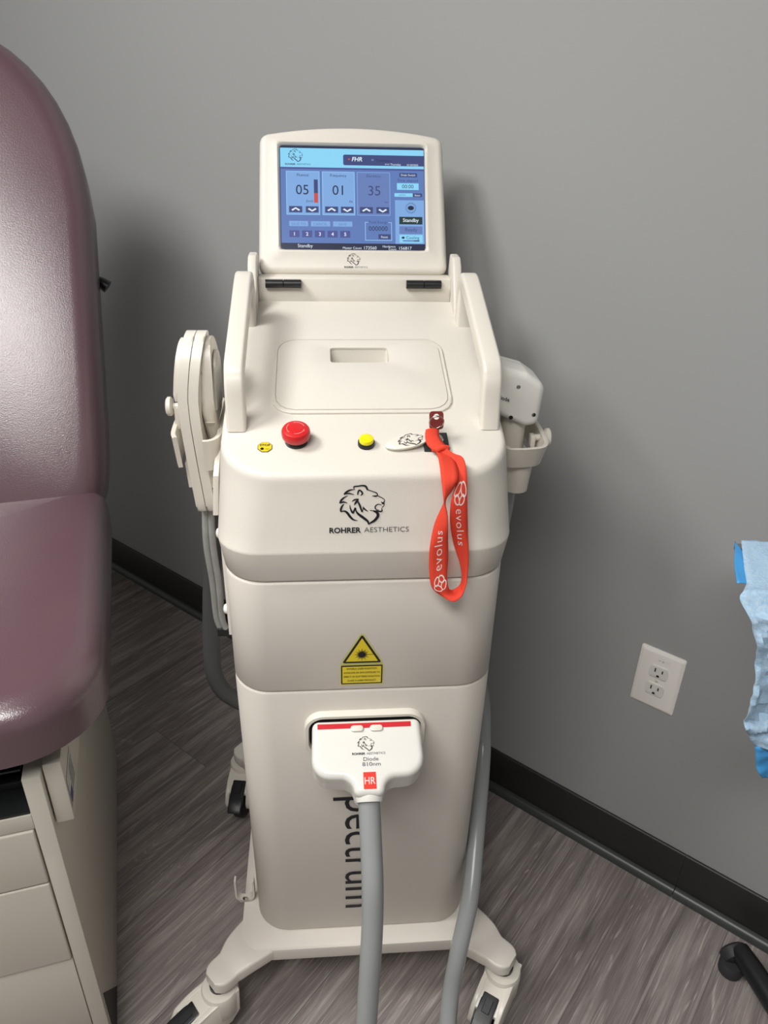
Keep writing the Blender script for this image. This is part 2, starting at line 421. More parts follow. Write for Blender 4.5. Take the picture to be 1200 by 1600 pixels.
LION = [
 [(446,182,3),(436,165,8),(440,152,12),(475,148,12),(515,143,14),(545,152,18),(560,184,16)],
 [(556,180,7),(610,200,7),(645,216,10),(655,240,7),(690,258,7),(716,280,6),(710,302,9)],
 [(602,240,4),(635,243,15),(656,236,8)],
 [(686,298,6),(702,312,18),(713,300,6)],
 [(713,290,6),(711,330,6),(693,350,7)],
 [(690,327,5),(660,320,8),(637,333,11),(630,355,11),(645,373,8),(668,375,4)],
 [(690,355,5),(693,372,9),(688,388,13),(640,384,10),(582,377,5)],
 [(615,384,10),(648,400,24),(656,432,26),(630,470,24),(597,492,18),(566,512,6)],
 [(570,508,12),(562,480,20),(515,440,24),(474,408,20),(456,380,12),(440,350,5)],
 [(400,322,4),(404,355,12),(426,398,18),(449,352,12),(456,372,6)],
 [(418,290,4),(445,275,14),(480,268,8)],[(478,270,8),(458,296,20),(438,326,5)],[(470,285,10),(490,330,18),(510,392,12)],
 [(512,392,8),(524,344,6)],[(520,340,6),(532,362,14),(564,386,4)],
 [(470,230,8),(476,200,14),(490,186,14),(514,212,16),(500,236,8)],
 [(440,178,5),(400,184,14),(365,205,18),(347,224,12)],[(348,222,6),(390,214,12),(438,226,4)],
 [(380,234,4),(345,255,14),(320,280,18),(308,306,14)],[(309,306,6),(340,294,14),(377,303,4)],
 [(345,313,6),(325,340,18),(316,370,18),(320,390,10)],
 [(318,384,8),(350,380,14),(375,397,22),(402,435,22),(430,462,14),(470,472,3)]]
def logo(P, cx, cy, width, mi_a=0, mi_b=0, layer=1, text=True):
    """maned head over its two-word name; cx, cy: middle of the text baseline, width: of the text"""
    k = width/735.0
    g = lambda a: (cx+(a[0]-577)*k, cy+(588-a[1])*k)
    for st in LION: P.stroke(st, mi_a, layer, tr=g, sub=4)
    if text:
        P.text('ROHRER', cx-367*k, cy, h=52*k, width=290*k, mi=mi_a, layer=layer, bold=0.028)
        P.text('AESTHETICS', cx-47*k, cy+2*k, h=50*k, width=414*k, mi=mi_b, layer=layer, bold=-0.008)

# ------------------------------------------------------------------ the room
def plane_box(name, fr, x0, x1, y0, y1, z0, z1, m, label=None):
    bm = B(); rbox(bm, ((x0+x1)/2, (y0+y1)/2, (z0+z1)/2), (x1-x0, y1-y0, z1-z0), 0)
    return obj(name, bm, m, frame=fr, kind='structure', smooth=None, label=label)
SX0, SX1, NY0 = -2.9, 1.6, -2.4
plane_box('floor', WF, SX0-.1, SX1+.1, NY0-.1, WALL_D+.1, -0.05, 0, M['floor'], 'grey brown wood plank vinyl floor')
plane_box('wall_back', WF, SX0-.1, SX1+.1, WALL_D, WALL_D+.1, 0, CEIL, M['wall'], 'plain grey painted wall behind the machine')
plane_box('wall_left', WF, SX0-.1, SX0, NY0, WALL_D, 0, CEIL, M['wall'])
plane_box('wall_right', WF, SX1, SX1+.1, NY0, WALL_D, 0, CEIL, M['wall'])
plane_box('wall_front', WF, SX0-.1, SX1+.1, NY0-.1, NY0, 0, CEIL, M['wall'])
plane_box('ceiling', WF, SX0-.1, SX1+.1, NY0-.1, WALL_D+.1, CEIL, CEIL+.1, M['ceiling'])
def run(name, x0, x1, prof, m, lab):
    bm = B(); loft(bm, [[(x0, WALL_D-a, z) for a, z in prof], [(x1, WALL_D-a, z) for a, z in prof]])
    return obj(name, bm, m, frame=WF, kind='structure', smooth=40, label=lab)
BBP = [(0, 0), (0.006, 0), (0.006, 0.106), (0.0045, 0.1085), (0.002, 0.1095), (0, 0.1095)]
TRP = [(0.006, 0), (0.021, 0)] + [(0.006+0.015*math.cos(math.radians(a)), 0.017*math.sin(math.radians(a))) for a in range(15, 91, 15)]
run('baseboard_back', SX0, -0.1105, BBP, M['baseboard'], 'long black baseboard strip running behind the machine')
run('baseboard_back', -0.1097, SX1, BBP, M['baseboard'], 'black baseboard strip under the drape, right of the joint')
run('trim_1', SX0, -0.1108, TRP, M['cove'], 'dark grey toe moulding running behind the machine')
run('trim_2', -0.1094, SX1, TRP, M['cove'], 'dark grey toe moulding right of the joint')

for i, (x, y, a, b, p, c) in enumerate(PANELS):
    pw = WF.m.inverted() @ Vector((x, y, CEIL))
    t = thing('ceiling_light', ('square ceiling light panel over the plum exam chair', 'long ceiling light panel over the open floor before the machine')[i], 'ceiling light', WF, (pw.x, pw.y, CEIL))
    bm = B()
    for sx in (-1, 1): rbox(bm, (pw.x+sx*(a/2+.015), pw.y, CEIL-.012), (.03, b+.06, .024), .002)
    for sy in (-1, 1): rbox(bm, (pw.x, pw.y+sy*(b/2+.015), CEIL-.012), (a, .03, .024), .002)
    obj('lamp_frame', bm, M['lampframe'], t)
    bm = B(); rbox(bm, (pw.x, pw.y, CEIL-.008), (a, b, .006), 0); obj('diffuser', bm, M['diffuser'], t)

# ------------------------------------------------------------------ wall outlet
t = thing('wall_outlet', 'ivory double power outlet with wall plate on the grey wall', 'outlet', WF, (-0.2415, WALL_D, 0.478))
wm = lambda u, v, d: Vector((-0.2415+u, WALL_D-d, 0.478+v))
bm = B()
vs = loft(bm, [[wm(u, v, d) for u, v in rrect(-.0395+i, .0395-i, -.063+i, .063-i, .003, 3)] for d, i in ((0.0, 0), (0.0025, 0), (0.0055, .0045), (0.006, .006))], True, True)
obj('wall_plate', bm, M['plate'], t)
for sgn in (1, -1):
    bm = B(); cy = 0.0195*sgn
    out = [(x, y+cy) for x, y in (arc(0, 0, .0172, -38, 38, 8)+arc(0, 0, .0172, 142, 218, 8))]
    out = [(u, max(cy-.0142, min(cy+.0142, v))) for u, v in [(a*1.0, cy+(b-cy)*1.25) for a, b in out]]
    prism(bm, out, wm, 0.004, 0.0078, 0.0012, 2)
    r = obj('receptacle', bm, M['white'], t)
    P = Print(lambda u, v, d: wm(u, v, 0.0079+d))
    for sx, hh in ((-1, .0042), (1, .0034)): P.rect(sx*.0064-.0011, cy+.004-hh, sx*.0064+.0011, cy+.004+hh)
    P.poly([(x, cy-.0076+y) for x, y in arc(0, 0, .0026, 0, 180, 6)]+[(-.0026, cy-.0096), (.0026, cy-.0096)])
    P.make('slot_openings', [M['dark']], r)
bm = B(); lathe(bm, wm(0, 0, 0.0058), (0, -1, 0), [(.0032, 0), (.003, .0012), (.0015, .0018)], 14); obj('plate_screw', bm, M['offwhite'], t)
P = Print(lambda u, v, d: wm(u, v, 0.0061+d), .0001)
P.rect(-.016, .040, .016, .050, 0, 1); P.text('L7  38', 0, .0435, h=.0026, mi=1, layer=2, anchor='c')
P.make('circuit_label', [M['plate'], M['inkgrey']], t)

# ------------------------------------------------------------------ exam chair on the left
T = thing('exam_table', 'plum vinyl exam chair with raised back on a beige drawer cabinet', 'exam table', TF, (-0.25, 0.33, 0))
def cushion(name, outline_fn, th, fmap, bulge=0.012, rr=0.036):
    """outline_fn(inset) -> outline; soft pad between d=0 (back) and d=th (front)"""
    bm = B(); rings = []
    for k in range(0, 5):
        a = PI/2*k/4; rings.append([fmap(u, v, rr*0.5*(1-math.sin(a))) for u, v in outline_fn(rr*0.5*(1-math.cos(PI/2-a)))])
    for k in range(0, 8):
        a = PI/2*k/7; rings.append([fmap(u, v, th-rr+rr*math.sin(a)) for u, v in outline_fn(rr*(1-math.cos(a)))])
    for ins, b in ((rr*1.6, .35), (rr*2.6, .7), (rr*4.0, .95), (rr*6, 1.0)):
        rings.append([fmap(u, v, th+bulge*b) for u, v in outline_fn(ins)])
    loft(bm, rings)
    return obj(name, bm, M['vinyl'], T, smooth=60)
# seat: top view outline, front towards the viewer
def seat_out(i): return rrect(-.60+i, .088-i, -.022+i, .545-i*.6, (max(.115-i*.5, .01), max(.03-i, .004), max(.03-i, .004), max(.115-i*.5, .01)), 8)
seat = cushion('seat_cushion', seat_out, .078, lambda u, v, d: Vector((u, v, .690+d)), .005, .036)
# gathered vinyl hem under the front edge of the seat
bm = B(); ring0 = []; ring1 = []; o0 = rrect(-.595, .083, -.017, .53, (.11, .02, .02, .11), 14)
# densify
dens = []
for i in range(len(o0)):
    a = Vector(o0[i]+(0,)); b = Vector(o0[(i+1) % len(o0)]+(0,)); k = max(1, int((b-a).length/.008))
    dens += [a.lerp(b, j/k) for j in range(k)]
for i, p in enumerate(dens):
    wob = .0025*math.sin(i*1.3)+.002*math.sin(i*.47+1)
    c = Vector((-.25, .25, 0)); dd = (p-c).normalized()
    ring0.append((p.x-dd.x*.004, p.y-dd.y*.004, .702)); ring1.append((p.x-dd.x*(.014+wob), p.y-dd.y*(.014+wob), .680+wob))
loft(bm, [ring0, ring1], False, False)
obj('vinyl_hem', bm, M['vinyl'], T, smooth=60)
# back cushion: u across, v up the leaning back
b0 = Vector((0, .545, .70)); b1 = Vector((0, .945, 1.45)); bs = (b1-b0).normalized(); bn = Vector((0, -bs.z, bs.y)); BL = (b1-b0).length
def back_out(i):
    out = []
    H = BL+.035
    c = -.25; N = 56
    for k in range(N):
        a = 2*PI*k/N - PI/2 + PI/N
        ca, sa = math.cos(a), math.sin(a)
        e = 2.0/(2.7 if sa > 0 else 14.0)
        u = abs(ca)**e*(1 if ca > 0 else -1); v = abs(sa)**(2.0/(2.9 if sa > 0 else 14))*(1 if sa > 0 else -1)
        if sa > 0: v = v*(.40) + (H-.40)
        else: v = v*(H-.40)+(H-.40)
        wdt = .338 + .038*min(1, max(0, v/.45))
        out.append((c+u*(wdt-i), i + v*(H-2*i)/H))
    return out
back = cushion('back_cushion', back_out, .10, lambda u, v, d: b0+Vector((u, 0, 0))+bs*v+bn*(d-.035), .006, .042)
# back support plate and release lever
bm = B(); prism(bm, [(u*.93-.0175, v*.9+.03) for u, v in back_out(.05)], lambda u, v, d: b0+Vector((u, 0, 0))+bs*v+bn*(d-.06), 0, .022, .004, 2)
obj('back_support', bm, M['table_dark'], T)
lv = Vector((.119, .790, 1.062))
bm = B(); tube(bm, [lv+Vector((-.08, .03, .02)), lv+Vector((-.03, .012, .010)), lv, lv+Vector((.012, -.004, -.008))], lambda t: .008+.004*t, 12, 4)
obj('release_lever', bm, M['black'], T, label='small black release lever at the edge of the back')
# frame under the cushion and cabinet
bm = B(); rbox(bm, (-.26, .29, .666), (.56, .49, .034), .004); obj('seat_board', bm, M['table_dark'], T)
bm = B()
CW, CD, CH = -.52, .655, .645
rbox(bm, (-.011, CD/2, CH/2+.0), (.022, CD, CH), .0015, 2)                       # right side
rbox(bm, (CW+.011, CD/2, CH/2), (.022, CD, CH), .0015, 2)
rbox(bm, (CW/2, CD-.011, CH/2), (-CW-.044, .022, CH), .001)
rbox(bm, (CW/2, CD/2, .012+.06), (-CW-.044, CD-.03, .02), .001)
rbox(bm, (CW/2, .16, .570), (-CW-.044, .32, .026), .001)                          # rail under the open tray
obj('cabinet', bm, M['table_metal'], T)
bm = B(); prism(bm, [(.014, .150), (.014, .004), (.11, .004)], lambda u, v, d: Vector((d, u, v)), .0, .0006, 0); obj('toe_gap_shade', bm, M['table_dark'], T)  # thin dark sheet paints the shade of the toe gap, nothing is cut
bm = B(); rbox(bm, (.013, .31, .60), (.022, .60, .106), .002, 2); sb = obj('side_rail_box', bm, M['table_metal'], T)
P = Print(lambda u, v, d: Vector((.0243+d, u, v)))
P.rect(.015, .565, .075, .615, 0, 1); P.rect(.018, .570, .036, .586, 1, 2); 
for k in range(5): P.rect(.040, .572+k*.008, .070, .574+k*.008, 2, 2)
P.make('data_sticker', [M['white'], mat('blue_ink', rgb(70, 70, 130), .5), M['inkgrey']], sb)
for z0, z1, lab in ((.452, .555, 'upper drawer front'), (.277, .449, 'deep lower drawer front')):
    bm = B(); rbox(bm, ((CW-0)/2, -.004+.012, (z0+z1)/2), (-CW-.048, .02, z1-z0), .0025, 3)
    obj('drawer', bm, M['table_metal'], T, label=lab)
bm = B(); rbox(bm, (CW/2, .0095, .180), (-CW-.047, .016, .188), .0015, 2); obj('lower_front_panel', bm, M['table_metal'], T)
bm = B()
rbox(bm, (CW/2, .17, .6425), (-CW-.05, .30, .003), 0); rbox(bm, (CW/2, .30, .615), (-CW-.05, .004, .06), 0)
rbox(bm, (CW/2, .16, .5850), (-CW-.046, .316, .004), 0); rbox(bm, (CW/2, .05, .594), (-CW-.05, .012, .012), .002)
rbox(bm, (CW/2, .10, .600), (-CW-.07, .010, .022), .003)
obj('step_tray', bm, M['table_dark'], T, label='black pull-out tray in the open slot')
bm = B(); rbox(bm, (CW/2, .36, .03), (-CW-.06, .54, .06), .002); obj('plinth', bm, M['black'], T)

# ------------------------------------------------------------------ the laser machine
MC = thing('laser_machine', 'tall cream laser hair removal machine on casters with a tilted touch screen', 'medical machine', MF, (0, .18, 0))
SL = .3; HB = .178; R0 = .052; YB = .375
def plan(hw, y0, r, y1=YB, n=8): return rrect(-hw, hw, y0, y1, (r, .03, .03, r), n)
def zring(pl, z): return [(x, y, z) for x, y in pl]
def section(name, z0, z1, h0, h1, m, y00=0., y01=0.):
    bm = B(); e = .0035
    loft(bm, [zring(plan(h0-e, y00+e, R0-e, YB-e), z0), zring(plan(h0-e*.3, y00+e*.3, R0, YB-e*.3), z0+e*.35), zring(plan(h0, y00, R0), z0+e),
              zring(plan(h1, y01, R0), z1-e), zring(plan(h1-e*.3, y01+e*.3, R0, YB-e*.3), z1-e*.35), zring(plan(h1-e, y01+e, R0-e, YB-e), z1)])
    return obj(name, bm, m, MC, smooth=50)
section('lower_casing', .160, .6842, .1745, HB, M['creamshade'])
section('middle_casing', .6850, .8612, HB, HB, M['creamshade'])
# console casing with the sloping top and the hand slot
ztop = lambda y: 1.004+SL*(y-.010)
NP = 64
def resample(pl, n, cx, cy):
    # star-shaped resample about (cx, cy) by angle
    out = []
    m = len(pl)
    for k in range(n):
        a = 2*PI*k/n; d = Vector((math.cos(a), math.sin(a)))
        best = None
        for i in range(m):
            p = Vector(pl[i])-Vector((cx, cy)); q = Vector(pl[(i+1) % m])-Vector((cx, cy)); e = q-p
            den = d.x*e.y-d.y*e.x
            if abs(den) < 1e-12: continue
            t_ = (p.x*e.y-p.y*e.x)/den; s_ = (p.x*d.y-p.y*d.x)/den
            if t_ > 0 and -1e-6 <= s_ <= 1+1e-6: best = t_ if best is None else max(best, t_)
        out.append((cx+d.x*best, cy+d.y*best))
    return out
SLOT = rrect(-.0395, .0395, .2168, .2496, .004, 4)
bm = B(); e = .0035
rings = [zring(plan(.1775-e, e, R0-e, YB-e), .8622), zring(plan(.1775-e*.3, e*.3, R0, YB-e*.3), .8622+e*.35), zring(plan(.178, -.000, R0), .8622+e),
         zring(plan(.1832, -.0062, R0+.003), .9055), zring(plan(.1835, -.0064, R0+.003), .9075), zring(plan(.1832, -.0058, R0+.004), .9095)]
K = 6; er = .011
tw, ty = .1745, .0095
# side of the console: the rim follows the slope of the top
def topring(ins, dz):
    pl = plan(tw-ins, ty+ins, max(.066-ins, .01), YB-ins*.5)
    return [(x, y, ztop(y)+dz) for x, y in pl]
for k in range(1, 5):
    f = k/4.0; pl = plan(.1832+(tw-.1832)*f, -.0058+(ty+.0058)*f, R0+.004+(.066-.056)*f)
    rings.append([(x, y, .9095+(ztop(y)-er-.9095)*f) for x, y in pl])
for k in range(1, K+1):
    a = PI/2*k/K; rings.append(topring(er*.8*(1-math.cos(a)), -er+er*math.sin(a)))
vs = loft(bm, rings, True, False)
ins = er*.8
inner = [bm.verts.new((x, y, ztop(y))) for x, y in SLOT]
low = [bm.verts.new((x, y-.004, ztop(y)-.030)) for x, y in SLOT]
# bridge the top rim to the slot with triangles by angle
rim = vs[-1]
from mathutils.geometry import delaunay_2d_cdt
co = [Vector((v.co.x, v.co.y)) for v in rim]+[Vector((v.co.x, v.co.y)) for v in inner]
n1, n2 = len(rim), len(inner)
edges = [(i, (i+1) % n1) for i in range(n1)]+[(n1+i, n1+(i+1) % n2) for i in range(n2)]
# interior grid points for even shading
res = delaunay_2d_cdt(co, edges, [list(range(n1))], 0, 1e-7)
allv = rim+inner
vmap = {}
for i, src in enumerate(res[3]):
    vmap[i] = allv[src[0]] if src else bm.verts.new((res[0][i].x, res[0][i].y, ztop(res[0][i].y)))
for f in res[2]:
    c = sum((res[0][i] for i in f), Vector((0, 0)))/len(f)
    if -.0395 < c.x < .0395 and .2168 < c.y < .2496: continue
    try: bm.faces.new([vmap[i] for i in f])
    except ValueError: pass
for i in range(n2):
    j = (i+1) % n2; bm.faces.new((inner[i], inner[j], low[j], low[i]))
bm.faces.new(low)
console = obj('console_casing', bm, M['cream'], MC, smooth=40)

# raised lid plate on the slope
sn = Vector((0, -SL, 1)).normalized(); sv = Vector((0, 1, SL)).normalized()
def smap(x, y, d): return Vector((x, y, ztop(y)))+sn*d      # (x, y in plan)
def plate_rings(o, hole, lv):
    out = []
    return out
bm = B()
OUT = lambda i: rrect(-.1155+i, .1155-i, .115+i, .2735-i, .028-i*.5, 8)
cx, cy = 0, .233
rings = []
for i, d in ((0, -.001), (0, .0025), (.001, .0034), (.0042, .0036), (.0046, .0016), (.0052, .0016), (.0056, .0038), (.0062, .0040)):
    rings.append([smap(x, y, d) for x, y in resample(OUT(i), 96, cx, cy)])
for i, d in ((-.0012, .0040), (-.0003, .0036), (0, .0026), (0, -.001)):
    rings.append([smap(x, y, d) for x, y in resample(rrect(-.0395+i, .0395-i, .2168+i, .2496-i, .004, 4), 96, cx, cy)])
loft(bm, rings, False, False)
obj('lid_plate', bm, M['cream'], MC, smooth=35)

# riser and side brackets that carry the screen
bm = B(); rbox(bm, (0, .392, 1.105), (.288, .030, .080), .003, 2); obj('screen_riser', bm, M['cream'], MC)
for s in (-1, 1):
    bm = B()
    out = [(.322, 1.082), (.334, 1.110), (.366, 1.166), (.380, 1.176), (.404, 1.176), (.412, 1.150), (.414, 1.02), (.376, 1.02), (.374, 1.095)]
    prism(bm, out, lambda u, v, d: Vector((s*(.1435+d), u, v)), 0, .0125, .0025, 2)
    obj('side_bracket', bm, M['cream'], MC)

# carrying handles
SEC = [(a, b) for a, b in rrect(-.0118, .0118, -.0115, .0115, .0042, 4)]
for s in (-1, 1):
    hx = s*.1555
    p = [(hx, .0935, ztop(.0935)-.004), (hx, .0985, 1.055), (hx, .1015, 1.078)]
    c1 = Vector((hx, .1045, 1.096))
    path = [Vector(q) for q in p]
    path += [Vector((hx, .1055, 1.088)), Vector((hx, .110, 1.0955)), Vector((hx, .1185, 1.1005))]
    path += [Vector((hx, .16, 1.1148)), Vector((hx, .22, 1.1352)), Vector((hx, .27, 1.1522)), Vector((hx, .292, 1.1582)), Vector((hx, .303, 1.1580)), Vector((hx, .3115, 1.151)), Vector((hx, .315, 1.140)), Vector((hx, .316, 1.12)), Vector((hx, .316, ztop(.316)-.004))]
    bm = B(); tube(bm, path, 1.0, section=SEC, sm=5, upv=(1, 0, 0))
    obj('carry_handle', bm, M['creamgloss'], MC, smooth=40)

# screen ------------------------------------------------------------------
sb0 = Vector((-.001, .397, 1.1475)); su = Vector((0, .1, .185)).normalized(); snn = Vector((0, -su.z, su.y))
HW0, HW1, HS = .1425, .1375, .2075
def scm(u, v, d): return sb0+Vector((u, 0, 0))+su*v+snn*d
def scr_out(i=0):
    o = rpo([(-HW0, 0, .014), (HW0, 0, .014), (HW1, HS, .012), (-HW1, HS, .012)], i, 7)
    arch = lambda x: .0125*max(0, 1-(x/(HW1-.006))**2)
    out = o[:24]
    for k in range(1, 16):
        x = (HW1-.012)*(1-2*k/16); out.append((x, HS-i))
    out += o[24:]
    return [(x, y+(arch(x) if y > HS*.8 else 0)) for x, y in out]
def inset(out, i):
    n = len(out); r = []
    for k in range(n):
        a, b, c = Vector(out[k-1]), Vector(out[k]), Vector(out[(k+1) % n])
        d1 = (b-a).normalized(); d2 = (c-b).normalized(); nn = Vector((-(d1+d2).y, (d1+d2).x)).normalized()
        r.append(tuple(b+nn*i))
    return r
bm = B(); so = scr_out()
LC = (-.1115, .0335, .1125, .1945)   # rim around the display
def lrect(i, r=.003): return rrect(LC[0]+i, LC[2]-i, LC[1]+i, LC[3]-i, r, 4)
cxs, cys = 0, .11
N2 = 200
rr_ = [[scm(u, v, d) for u, v in resample(scr_out(i), N2, cxs, cys)] for i, d in ((.010, -.040), (.003, -.038), (0, -.032), (0, -.010), (.0012, -.0055), (.0035, -.0022), (.007, -.0004), (.010, 0))]
rr_ += [[scm(u, v, d) for u, v in resample(lrect(i), N2, cxs, cys)] for i, d in ((-.0035, 0), (-.002, .0008), (0, .0008), (.0015, -.001), (.003, -.004), (.003, -.0046))]
loft(bm, rr_, True, False)
scr = obj('screen_housing', bm, M['cream'], MC, smooth=50)
# display with its user interface
D = (-.1075, .0365, .1085, .1905); DW = D[2]-D[0]; DH = D[3]-D[1]
def dm(u, v, d): return scm(D[0]+u*DW, D[3]-v*DH, -.0042+d)   # u to the right, v down, 0..1
UI = [ecol('ui_blue', 96, 124, 184), ecol('ui_cyan', 140, 212, 246), ecol('ui_panel_light', 128, 170, 224), ecol('ui_navy', 66, 76, 124), ecol('ui_dark', 44, 48, 74),
      ecol('ui_white', 225, 238, 248), ecol('ui_red', 205, 80, 80), ecol('ui_frame', 150, 200, 240), ecol('ui_grey_blue', 104, 128, 184), ecol('ui_ink', 40, 46, 70),
      ecol('ui_green_black', 40, 58, 60), ecol('ui_orange', 190, 90, 90), ecol('ui_btn', 80, 88, 150)]
class UIP(Print):
    pass
P = Print(lambda u, v, d: dm(u, v, d), .00008)
def R_(x0, y0, x1, y1, mi, l=2): P.poly([(x0, y1), (x1, y1), (x1, y0), (x0, y0)], mi, l)
def FR(x0, y0, x1, y1, wd, mi, l=3):
    R_(x0, y0, x1, y0+wd, mi, l); R_(x0, y1-wd, x1, y1, mi, l); R_(x0, y0, x0+wd*.75, y1, mi, l); R_(x1-wd*.75, y0, x1, y1, mi, l)
def TX(s, x, y, h, mi, anchor='l', l=4, bold=0., shear=0., width=None):
    P.text(s, 0, 0, h=h, mi=mi, layer=l, anchor=anchor, bold=bold, shear=shear, width=(width*DW/DH if width else None),
           tr=lambda a: (x+a[0]*DH/DW, y-a[1]))
# crop pixels of the display: x 178..960 wide, y 172..715 high
def X(px): return (px-178)/772.0
def Y(py): return (py-172)/543.0
R_(0, 0, 1, 1, 0, 1); R_(0, 0, 1, .018, 4, 2); R_(0, .018, 1, Y(282), 1, 2); R_(0, Y(282), 1, Y(292), 12, 2)
R_(0, Y(680), 1, 1, 4, 2)
# header
P.poly([(x, y) for x, y in [(X(514), Y(262)), (X(520), Y(268)), (1, Y(268)), (1, Y(212)), (X(520), Y(212)), (X(514), Y(218))]], 3, 3)
TX('FHR', X(560), Y(246), .042, 5, bold=.02, shear=.2); TX('Treatment', X(690), Y(247), .026, 9)
P.disc(X(546), Y(236), .008, 6, 4); P.disc(X(672), Y(238), .009, 8, 4)
TX('<<< Thursday', X(738), Y(265), .02, 5); TX('01/30/2025', X(858), Y(266), .018, 5)
k = .178
def lg(a): return (X(272)+(a[0]-577)*k/735, Y(270)-(588-a[1])*k/735*DW/DH)
for st in LION: P.stroke(st, 9, 4, tr=lg, sub=3)
TX('ROHRER', X(204), Y(271), .016, 9, bold=.03, width=.072); TX('AESTHETICS', X(264), Y(271), .016, 9, width=.098)
# three value panels
for (x0, x1, lab, val, un, lit) in ((207, 386, 'Fluence', '05', 'J/cm2', 1), (399, 574, 'Frequency', '01', 'Hz', 1), (586, 765, 'Duration', '35', 'ms', 0)):
    R_(X(x0), Y(303), X(x1), Y(532), 2 if lit else 8, 3); FR(X(x0), Y(303), X(x1), Y(532), .006, 7 if lit else 2, 4)
    TX(lab, X((x0+x1)/2), Y(330), .028, 9 if lit else 3, 'c', 5)
    TX(val, X((x0+x1)/2-(4 if lab != 'Duration' else -4)), Y(425), .098, 9 if lit else 3, 'c', 5)
    TX(un, X(x1-12 if lab != 'Fluence' else x1-36), Y(465), .022, 9 if lit else 3, 'r', 5)
    R_(X(x0+14), Y(487), X(x0+84), Y(520), 3, 5); R_(X(x1-76), Y(487), X(x1-8), Y(520), 3, 5)
    for cxp, sg in ((x0+49, 1), (x1-42, -1)):
        c_ = [(X(cxp-20), Y(504+5*sg)), (X(cxp), Y(504-7*sg)), (X(cxp+20), Y(504+5*sg))]
        P.stroke([(a, b, .015) for a, b in c_], 5, 6, sub=0)
R_(X(355), Y(346), X(376), Y(420), 3, 5); R_(X(355), Y(418), X(376), Y(468), 6, 6)
# save row and numbered keys
for x0, x1, s in ((218, 323, 'SAVE TO'), (334, 441, 'CANCEL'), (452, 560, 'SAVE')):
    R_(X(x0), Y(563), X(x1), Y(594), 2, 3); FR(X(x0), Y(563), X(x1), Y(594), .004, 8, 4); TX(s, X((x0+x1)/2), Y(587), .026, 8, 'c', 5)
for i in range(5):
    x0 = 220+i*68; R_(X(x0), Y(614), X(x0+54), Y(650), 12, 3); TX(str(i+1), X(x0+27), Y(641), .034, 5, 'c', 5, bold=.02)
FR(X(626), Y(566), X(771), Y(664), .006, 7, 3); R_(X(643), Y(560), X(752), Y(574), 0, 4)
TX('Total Energy', X(697), Y(573), .026, 3, 'c', 5); TX('000000', X(697), Y(612), .046, 9, 'c', 5); R_(X(698), Y(630), X(764), Y(656), 3, 4); TX('Reset', X(731), Y(650), .022, 5, 'c', 5)
# right column
R_(X(816), Y(304), X(912), Y(326), 3, 3); TX('Drain Switch', X(864), Y(320), .02, 5, 'c', 5, width=.1)
TX('Time elapsed', X(860), Y(350), .026, 3, 'c', 5, width=.145); R_(X(802), Y(358), X(920), Y(393), 1, 3); TX('00:00', X(861), Y(385), .038, 9, 'c', 5)
R_(X(788), Y(411), X(887), Y(430), 1, 3); TX('000000', X(830), Y(425), .016, 8, 'c', 5); R_(X(888), Y(411), X(938), Y(430), 3, 3); TX('Reset', X(913), Y(426), .018, 5, 'c', 5)
R_(X(790), Y(448), X(948), Y(680), 2, 2)
P.disc(X(876), Y(489), .022, 9, 4)
for k_ in range(20):
    a = 2*PI*k_/20; P.stroke([(X(876)+math.cos(a)*.028, Y(489)+math.sin(a)*.028*DW/DH, .004), (X(876)+math.cos(a)*.041, Y(489)+math.sin(a)*.041*DW/DH, .002)], 9, 4, sub=0)
R_(X(812), Y(536), X(938), Y(576), 10, 3); TX('Standby', X(875), Y(563), .036, 5, 'c', 5, bold=.01)
R_(X(812), Y(586), X(938), Y(627), 8, 3); TX('Ready', X(877), Y(613), .036, 3, 'c', 5)
R_(X(812), Y(632), X(938), Y(674), 1, 3); TX('Cooling', X(884), Y(654), .03, 9, 'c', 5); P.disc(X(832), Y(647), .011, 9, 4); R_(X(830), Y(660), X(920), Y(667), 0, 4); R_(X(890), Y(660), X(920), Y(667), 3, 5)
# bottom line
TX('Standby', X(264), Y(703), .034, 5); TX('Master Count', X(505), Y(710), .024, 5); TX('173560', X(620), Y(711), .032, 5)
TX('Handpiece', X(720), Y(700), .022, 5); TX('Count', X(752), Y(714), .022, 5); TX('156817', X(810), Y(711), .032, 5)
disp = P.make('display', UI, scr, label='blue lit touch screen display with settings')
P = Print(lambda u, v, d: scm(u, v, d+.0001)); logo(P, .003, .0085, .035, 0, 1)
P.make('screen_logo', [M['ink'], M['inkgrey']], scr)
for x0 in (-.132, .076):
    bm = B()
    for a in (0, .0265): tube(bm, [(x0+a, .3725, 1.1375), (x0+a+.0255, .3725, 1.1375)], .0062, 16, 0)
    rbox(bm, (x0+.026, .3790, 1.1365), (.050, .010, .010), .001)
    obj('hinge', bm, M['black'], MC, smooth=40)

